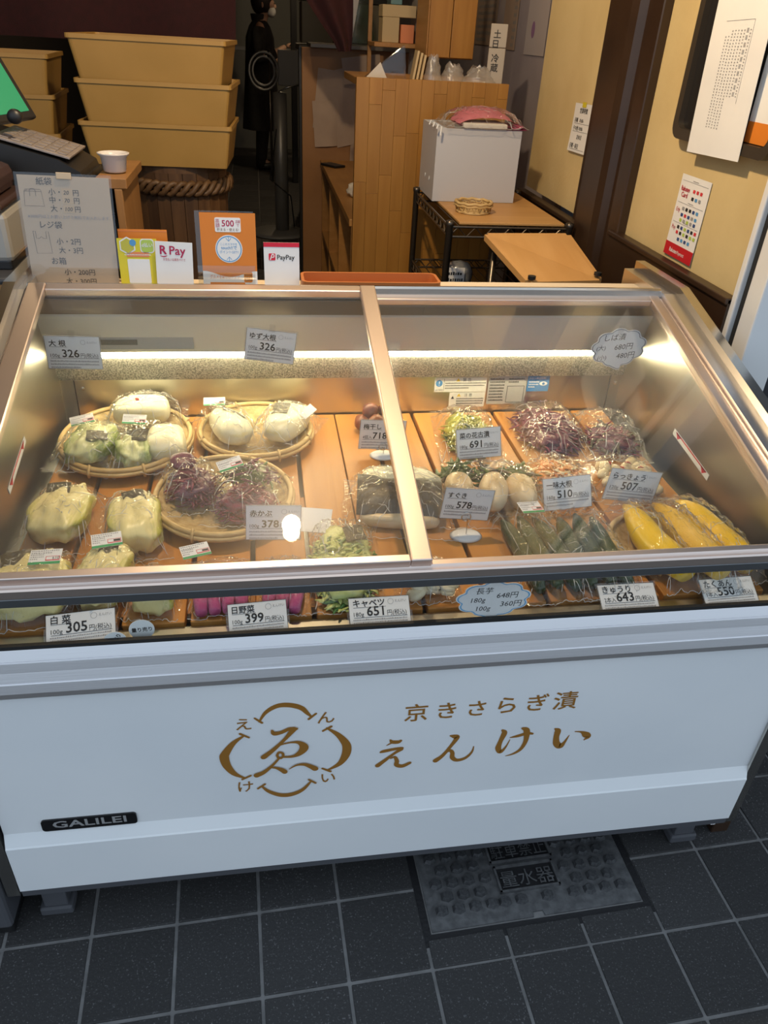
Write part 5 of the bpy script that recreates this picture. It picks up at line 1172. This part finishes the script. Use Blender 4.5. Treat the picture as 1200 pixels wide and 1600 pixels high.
# small open-weave basket
t = thing('small_woven_basket', 'small open woven bamboo basket in front of the white box', 'basket', (.668, 2.462, .9855))
for k, (rr, z, th) in enumerate(((.052, .004, .004), (.058, .030, .0045), (.060, .022, .003))):
    MB().tube([(rr * math.cos(2 * PI * i / 30), rr * .9 * math.sin(2 * PI * i / 30), z + .002 * math.sin(i * 2.1)) for i in range(30)], th, 6, closed=True).build('hoop', BAMBOO, t, smooth=True)
for s in (1, -1): MB().tube([((.053 + .004 * (i % 2)) * math.cos(s * 2 * PI * i / 36), (.053 + .004 * (i % 2)) * .9 * math.sin(s * 2 * PI * i / 36), .006 + .022 * (i % 2)) for i in range(36)], .0028, 5, closed=True).build('weave_strand', BAMBOO, t, smooth=True)
MB().lathe([(0, .001), (.052, .001), (.052, .003), (0, .003)], 24).build('base', WEAVE, t)
t = thing('handwritten_pack', 'clear pack with a handwritten white slip on the lower rack shelf', 'package', (.635, 2.46, .7395)); place(blob(.045, .04, .045, 2.4, .1, 3), 'pack_body', M('silver_pack', (.42, .44, .46), .2, .6), t, (.012, .02, .045)); mb = MB().box((-.04, 0, .01), (.028, .001, .08), 0); mb.dashes(-.034, .012, .055, 3, .02, 1, 0, T=upright(0, -.0012, .045), ch=.006); mb.build('paper_slip', [PAPER, INK], t).location = (-.01, -.032, 0); 
t = thing('dark_food_trays', 'flat dark plastic trays on the lower rack shelf', 'tray', (.70, 2.39, .7395))
for k in range(3): MB().bbox((-.10, -.05, k * .008), (.10, .05, k * .008 + .006), .002).build('tray', BLACK, t)
# sloping wooden stool top at the right
sb = thing('wooden_stool', 'stool with a sloping light wooden seat right behind the case', 'stool', (.750, 2.0, 0))
SEAT = wood('seat_wood', (.56, .30, .10), (.62, .35, .13), 1, 3, .4)
v = [(-.130, .15, .990), (.125, .15, .994), (.125, -.13, .939), (-.105, -.20, .952)]
mb = MB(); mb.add([(x, y, z - .016) for x, y, z in v] + v, [(0, 1, 2, 3), (7, 6, 5, 4), (0, 4, 5, 1), (1, 5, 6, 2), (2, 6, 7, 3), (3, 7, 4, 0)]); me = mb.mesh('seat', SEAT); bm = bmesh.new(); bm.from_mesh(me); bmesh.ops.bevel(bm, geom=[e for e in bm.edges if abs((e.verts[0].co - e.verts[1].co).z) > .0155 and abs((e.verts[0].co - e.verts[1].co).y) < .01] , offset=.012, segments=4, affect='EDGES'); bmesh.ops.recalc_face_normals(bm, faces=bm.faces[:]); bm.to_mesh(me); bm.free(); link('seat', me, sb)
for x, y, zt in ((-.10, .12, .965), (.10, .12, .968), (-.085, -.10, .945), (.10, -.09, .93)): MB().tube([(x, y, 0), (x, y, zt)], .009, 8).lathe([(0, 0), (.013, 0), (.013, .02), (0, .022)], 10, T=Matrix.Translation((x, y, zt - .015))).build('leg', CHR, sb, smooth=True)
MB().tube([(-.10, .12, .4), (.10, .12, .4)], .007, 8).tube([(-.085, -.10, .4), (.10, -.09, .4)], .007, 8).build('stretcher', CHR, sb)
for x, y, z in ((-.09, -.187, .938), (.112, -.118, .93)): MB().lathe([(0, 0), (.010, 0), (.010, .008), (0, .009)], 12, T=Matrix.Translation((x, y, z + .018))).build('cap', BLACK, sb)
t = thing('cloth_bundle', 'grey patterned cloth bundle below the stool seat', 'cloth', (.60, 1.94, 0)); MB().bbox((-.05, -.05, 0), (.05, .05, .80), .01).build('bundle_box', MAN, t); place(blob(.055, .05, .055, 2.3, .25, 8), 'cloth', M('grey_cloth', (.22, .21, .20), .8, nz=(60, (.12, .11, .11))), t, (0, 0, .85))

# ---- things on the yellow wall
def p_hours(mb, w, h):
    for s, y, sz in (('営業時間', .042, .016), ('月曜   10:00-', .016, .014), ('その他 10:00-', -.006, .014), ('定休日', -.030, .014), ('日曜・祝日', -.056, .015)): mb.text(s, 0 if y in (.042, -.030) else -.062, y, sz, 0, 0, 'C' if y in (.042, -.030) else 'L', maxw=.125, bold=.0003)
    for y in (.012, -.010, -.060): mb.box((-.062, y, 0), (.06, y + .0007, .0002))
t = wall_sheet('hours_notice', 'white opening hours notice half hidden by the brown pillar', .999, 2.505, 1.230, .155, .135, PAPER, p_hours, [INK], 1.5, .006); MB().box((-.014, .058, .003), (.016, .072, .0036)).build('yellow_tape', YEL_P, t)
fb = thing('framed_board', 'dark framed notice board on the yellow wall', 'notice board', (.985, 1.675, 1.62)); fb.rotation_euler = WALLX.to_euler()
MB().prism(rrect(-.188, -.330, .205, .34, .02), -.012, .0).build('board_face', M('board_black', (.016, .014, .013), .4), fb)
o1, o2 = rrect(-.200, -.342, .205, .36, .03), rrect(-.178, -.320, .19, .34, .02); n = len(o1)
MB().add([(x, y, z) for z in (-.014, .014) for x, y in o1] + [(x, y, z) for z in (.014, 0) for x, y in o2], [(i, (i + 1) % n, n + (i + 1) % n, n + i) for i in range(n)] + [(n + i, n + (i + 1) % n, 2 * n + (i + 1) % n, 2 * n + i) for i in range(n)] + [(2 * n + i, 2 * n + (i + 1) % n, 3 * n + (i + 1) % n, 3 * n + i) for i in range(n)]).build('frame', M('frame_dark', (.045, .035, .025), .35), fb, auto=40)
MB().box((.09, -.30, .001), (.19, .3, .0015)).build('white_poster', PAPER, fb); MB().box((.09, -.318, .0016), (.19, -.28, .002)).build('orange_poster_foot', ORANGE_P, fb)
def p_not(mb, w, h):
    for k in range(9):
        x = -.045 + k * .011; big = k == 7; n_ = 16
        rg = random.Random(k); yy = .06 if k > 1 else .05; end = -.12 if k < 5 else -.06
        while yy > end:
            s = .0085 if big else .0038; l = s * rg.uniform(.8, 1.1)
            if big:
                for q in range(4): a = rg.uniform(-.5, .5) * s; mb.quad([(x - s / 2, yy - s * q / 4, 0), (x + s / 2, yy - s * q / 4, 0), (x + s / 2, yy - s * q / 4 + s * .10, 0), (x - s / 2, yy - s * q / 4 + s * .10, 0)]); 
                mb.quad([(x - s * .06, yy - s * .8, 0), (x + s * .06, yy - s * .8, 0), (x + s * .06, yy + .001, 0), (x - s * .06, yy + .001, 0)])
            else: mb.quad([(x - s / 2, yy - l, 0), (x + s / 2, yy - l, 0), (x + s / 2, yy - l * .35, 0), (x - s / 2, yy - l * .35, 0)])
            yy -= s * 1.45
    for a, b, c, d in ((-.055, .075, .05, .0756), (.05, -.07, .0506, .075)): mb.box((a, b, 0), (c, d, .0002))
wall_sheet('hanging_notice', 'long white printed notice hanging over the framed board', .966, 1.675, 1.435, .215, .345, PAPER, p_not, [GREY_INK], 2, -.004)
def p_fly(mb, w, h):
    cols = [(.05, .10, .35), (.55, .05, .04), (.05, .22, .12), (.10, .30, .55), (.55, .30, .03)]
    mb.box((-w / 2, -h / 2, 0), (w / 2, -h / 2 + .030, .0003), 1); mb.text('Rakuten', -.006, -h / 2 + .010, .013, 0, .0006, 'R', maxw=.036, bold=.0005); mb.text('Payment', -.003, -h / 2 + .010, .012, 0, .0006, maxw=.034)
    mb.text('Rakuten', -.058, .056, .015, 1, .0003, maxw=.040, bold=.0004); mb.text('Card', -.052, .043, .015, 1, .0003, maxw=.03, bold=.0004)
    rg = random.Random(2)
    for y, m_ in ((.078, 2), (.030, 2), (-.014, 2)): mb.box((-w * .44, y, 0), (w * .44, y + .0006, .0002), 2); mb.dashes(-.012, y + .003, .026, 1, .004, 2, .0003, ch=.002, last=1)
    for (y, x0, n_) in ((.058, -.002, 3), (.042, -.002, 3), (.016, -.032, 5), (.002, -.032, 5), (-.010, -.032, 5), (-.026, -.034, 6), (-.038, -.034, 6), (-.052, -.020, 4)):
        for k in range(n_):
            s = .0085; x = x0 + k * .0165
            mb.prism(rrect(x, y, x + s * 1.2, y + s * .85, .001, 1), 0, .0003, 3 + rg.randrange(6))
    mb.text('Edy', -.058, .010, .013, 1, .0003, maxw=.02); mb.text('Pay', -.058, -.030, .013, 1, .0003, maxw=.02)
wall_sheet('payment_flyer', 'white payment brands flyer with a red foot on the yellow wall', .999, 1.752, 1.116, .136, .182, PAPER, p_fly, [PAPER, M('card_red', (.50, .008, .02), .5), GREY_INK, RED_INK, BLUE_I, INK, LIME, M('navy_ink', (.03, .07, .22), .5), GREY_INK], 0, .002, cat='flyer')

# ---- far end of the shop: stand, person, kitchen units
GM = M('grey_metal', (.28, .28, .28), .4, .5)
t = thing('pole_stand', 'grey pole stand with a round base and a tray in the dark passage', 'stand', (.15, 6.55, 0))
MB().lathe([(0, 0), (.23, 0), (.235, .012), (.20, .026), (.06, .034), (0, .034)], 32).build('round_base', M('base_grey', (.22, .22, .22), .4), t, smooth=True); MB().lathe([(.055, .03), (.052, 1.02), (.0, 1.03)], 20, T=Matrix.Translation((.03, 0, 0))).build('pole', GM, t, smooth=True)
MB().tube([(-.04, -.03, .40), (-.045, -.03, 1.30)], .010, 8).build('side_rod', CHR, t, smooth=True)
for s, r_ in ((0, .105), (1, .080)): MB().tube([(-.085 + r_ * math.cos(a * PI / 12), -.05, 1.16 + r_ * 1.15 * math.sin(a * PI / 12)) for a in range(24)], .009, 7, closed=True).build('ring', GM, t, smooth=True)
MB().tube([(.02, -.06, 1.03), (.08, -.07, 1.06), (.17, -.07, 1.085)], [.012, .018, .014], 8, flat=.4).build('drip_tray', M('bright_metal', (.6, .6, .6), .25, .9), t, smooth=True); MB().bbox((.02, -.05, 1.07), (.19, .02, 1.30), .006).build('dispenser', M('dispenser_grey', (.24, .235, .23), .5), t)
MB().tube([(.0, -.04, .78), (-.06, -.05, .42), (.10, -.05, .30), (.13, .02, .05)], .006, 6).build('hose', RUBBER, t)
t = thing('kitchen_unit', 'beige kitchen unit with dark worktop at the far end', 'cabinet', (.75, 7.3, 0))
MB().box((-.36, -.3, 0), (.39, .3, 1.28)).build('unit_body', M('unit_dark', (.05, .05, .05), .5), t); MB().bbox((-.40, -.34, 1.29), (.39, .3, 1.33), .004).build('worktop', M('worktop', (.30, .29, .27), .4), t); MB().bbox((-.37, -.20, 1.34), (.39, .2, 1.62), .004).build('beige_hood', M('unit_beige', (.34, .30, .22), .5), t); MB().bbox((-.37, -.19, 1.66), (.39, .2, 2.1), .004).build('upper_unit', M('unit_grey', (.20, .19, .17), .5), t); MB().box((-.38, -.21, 1.625), (.39, .1, 1.655)).build('dark_rail', BLACK, t)
for k in range(3): MB().bbox((-.33 + k * .10, -.36, .70 + .02 * k), (-.25 + k * .10, -.31, .92 + .02 * k), .01).build('green_pack', M('green_pack', (.06, .12, .04), .5), t)
t = thing('door_post', 'black door post at the far end of the passage', 'post', (.40, 9.0, 0)); MB().bbox((-.03, -.05, 0), (.03, .05, 2.59), .004).build('post_body', BLACK, t)
t = thing('pale_panel', 'pale grey wall panel behind the person', 'panel', (.05, 11.6, 0)); MB().bbox((-.45, -.02, 0), (.55, .02, 2.4), .004).build('panel_face', M('panel_grey', (.22, .23, .22), .7), t); MB().box((-.45, -.03, 1.15), (.55, -.021, 1.19)).build('rail', GM, t)
crumple('plastic_bag', 'greenish clear plastic bag hanging beside the red curtain end', (.60, 5.2, 1.386), .20, .12, .35, 12, clear('green_film', (.55, .75, .6), .08, .7, .12, bump=(50, .7), haze=.1)); 
t = thing('bag_shelf', 'dark narrow table under the greenish bag', 'table', (.62, 5.2, 0)); MB().bbox((-.15, -.15, 1.36), (.25, .15, 1.385), .003).build('table_top', BLACK, t)
for x in (-.13, .23):
    for y in (-.13, .13): MB().box((x - .012, y - .012, 0), (x + .012, y + .012, 1.36)).build('leg', BLACK, t)

# person in a dark coat, side on, looking at a phone
person = thing('person', 'person in a long dark coat and mask looking at a phone', 'person', (.06, 9.9, 0))
def skin(name, verts, edges, rad, mat, root=0, sub=2):
    me = bpy.data.meshes.new(name); me.from_pydata(verts, edges, []); o = link(name, me, person)
    md = o.modifiers.new('skin', 'SKIN'); md.use_smooth_shade = True
    for i, r_ in enumerate(rad): o.data.skin_vertices[0].data[i].radius = r_ if isinstance(r_, tuple) else (r_, r_); o.data.skin_vertices[0].data[i].use_root = (i == root)
    s_ = o.modifiers.new('sub', 'SUBSURF'); s_.levels = sub; s_.render_levels = sub
    me.materials.append(mat); return o
SKINM = M('skin', (.45, .28, .20), .5); COAT = M('dark_coat', (.010, .010, .011), .85, nz=(30, (.016, .016, .017))); HAIR = M('dark_hair', (.015, .010, .008), .5)
# x forward, y to the viewer's far side, z up
V = [(0, 0, .95), (0, 0, 1.15), (.01, 0, 1.38), (.03, 0, 1.47), (.06, 0, 1.55), (.075, 0, 1.62), (.065, 0, 1.70),
     (.0, -.09, .88), (.02, -.10, .50), (-.01, -.10, .10), (.10, -.11, .035), (0, .09, .88), (.0, .10, .50), (-.04, .10, .10), (.07, .11, .035),
     (.01, -.18, 1.38), (-.01, -.22, 1.12), (.20, -.17, 1.20), (.29, -.13, 1.255), (.01, .18, 1.38), (-.02, .22, 1.12), (.17, .16, 1.12), (.26, .13, 1.10)]
Ed = [(0, 1), (1, 2), (2, 3), (3, 4), (4, 5), (5, 6), (0, 7), (7, 8), (8, 9), (9, 10), (0, 11), (11, 12), (12, 13), (13, 14), (2, 15), (15, 16), (16, 17), (17, 18), (2, 19), (19, 20), (20, 21), (21, 22)]
Rd = [.13, .13, .14, .055, .062, .098, .075, .09, .065, .045, .035, .09, .065, .045, .035, .065, .05, .04, .030, .065, .05, .04, .03]
skin('body', V, Ed, Rd, SKINM)
def coat(u, v):
    a = 2 * PI * u; z = .42 + v * 1.06
    prof = [(.42, .21, .22), (.7, .19, .21), (.95, .175, .20), (1.15, .165, .20), (1.32, .155, .21), (1.42, .12, .16), (1.48, .075, .085)]
    for (z0, a0, b0), (z1, a1, b1) in zip(prof, prof[1:]):
        if z0 <= z <= z1 + 1e-6: k = (z - z0) / (z1 - z0); rx, ry = a0 + (a1 - a0) * k, b0 + (b1 - b0) * k; break
    w_ = 1 + .05 * math.sin(a * 6 + z * 3) * (1 - v)
    return (rx * math.cos(a) * w_ + .01 * v, ry * math.sin(a) * w_, z)
MB().grid(coat, 32, 20).build('coat', COAT, person, smooth=True)
for s in (-1, 1):
    arm = [(.01, s * .17, 1.40), (-.005, s * .225, 1.26), (-.01, s * .23, 1.12), (.08, s * .205, 1.15 if s < 0 else 1.12), (.17, s * .18, 1.185 if s < 0 else 1.12)]
    MB().tube(arm, [.075, .070, .064, .056, .050], 14).build('sleeve', COAT, person, smooth=True)
    MB().tube([(.0, s * .10, .90), (.015, s * .105, .50), (-.02, s * .105, .10), (-.02, s * .105, .03)], [.11, .082, .062, .058], 14).build('trouser_leg', COAT, person, smooth=True)
    place(blob(.13, .048, .042, 2.6, .05, 2), 'shoe', BLACK, person, (.045, s * .105, .043))
MB().lathe([(.055, 1.45), (.075, 1.48), (.085, 1.535), (.080, 1.54), (.06, 1.50)], 20).build('collar', COAT, person, smooth=True)
place(blob(.118, .100, .130, 2.2, .05, 4), 'hair', HAIR, person, (.040, 0, 1.655))
place(blob(.055, .066, .052, 2.3, .03, 5), 'face_mask', M('mask_white', (.62, .64, .64), .7), person, (.135, 0, 1.565), (0, 20, 0))
place(blob(.050, .070, .050, 2.3, .03, 6), 'face', SKINM, person, (.125, 0, 1.635), (0, 16, 0))
place(blob(.014, .011, .020, 2.2, .03, 7), 'nose', SKINM, person, (.182, 0, 1.615)); 
for s in (-1, 1): place(blob(.007, .012, .006, 2, 0, 8, 10, 6), 'eye', INK, person, (.170, s * .030, 1.640)); place(blob(.012, .010, .026, 2, .1, 9, 10, 8), 'ear', SKINM, person, (.045, s * .100, 1.62))
for s, hx, hz in ((-1, .315, 1.262), (1, .285, 1.105)):
    hv = [(hx - .03, s * .13, hz - .006), (hx + .02, s * .125, hz), (hx + .06, s * .118, hz + .004)]; he = [(0, 1), (1, 2)]; hr = [.022, .030, .026]
    for q in range(4):
        b0 = len(hv); yy = s * (.095 + .016 * q); hv += [(hx + .085, yy, hz + .006), (hx + .115 - .004 * abs(q - 1.5), yy, hz + .012), (hx + .125 - .006 * abs(q - 1.5), yy, hz + .032)]; he += [(2, b0), (b0, b0 + 1), (b0 + 1, b0 + 2)]; hr += [.009, .0085, .007]
    b0 = len(hv); hv += [(hx + .03, s * .09, hz + .02), (hx + .065, s * .082, hz + .035)]; he += [(1, b0), (b0, b0 + 1)]; hr += [.010, .008]
    skin('hand', hv, he, hr, SKINM, 1, 1)
ph = thing('phone', 'dark phone held in the hand of the person', 'phone', (.455, 9.775, 1.295), (0, R(-22), 0)); MB().bbox((-.075, -.036, -.004), (.075, .036, .004), .003).build('phone_body', BLACK, ph); MB().box((-.068, -.032, .0042), (.068, .032, .0046)).build('screen', M('phone_screen', (.03, .03, .035), .1), ph)
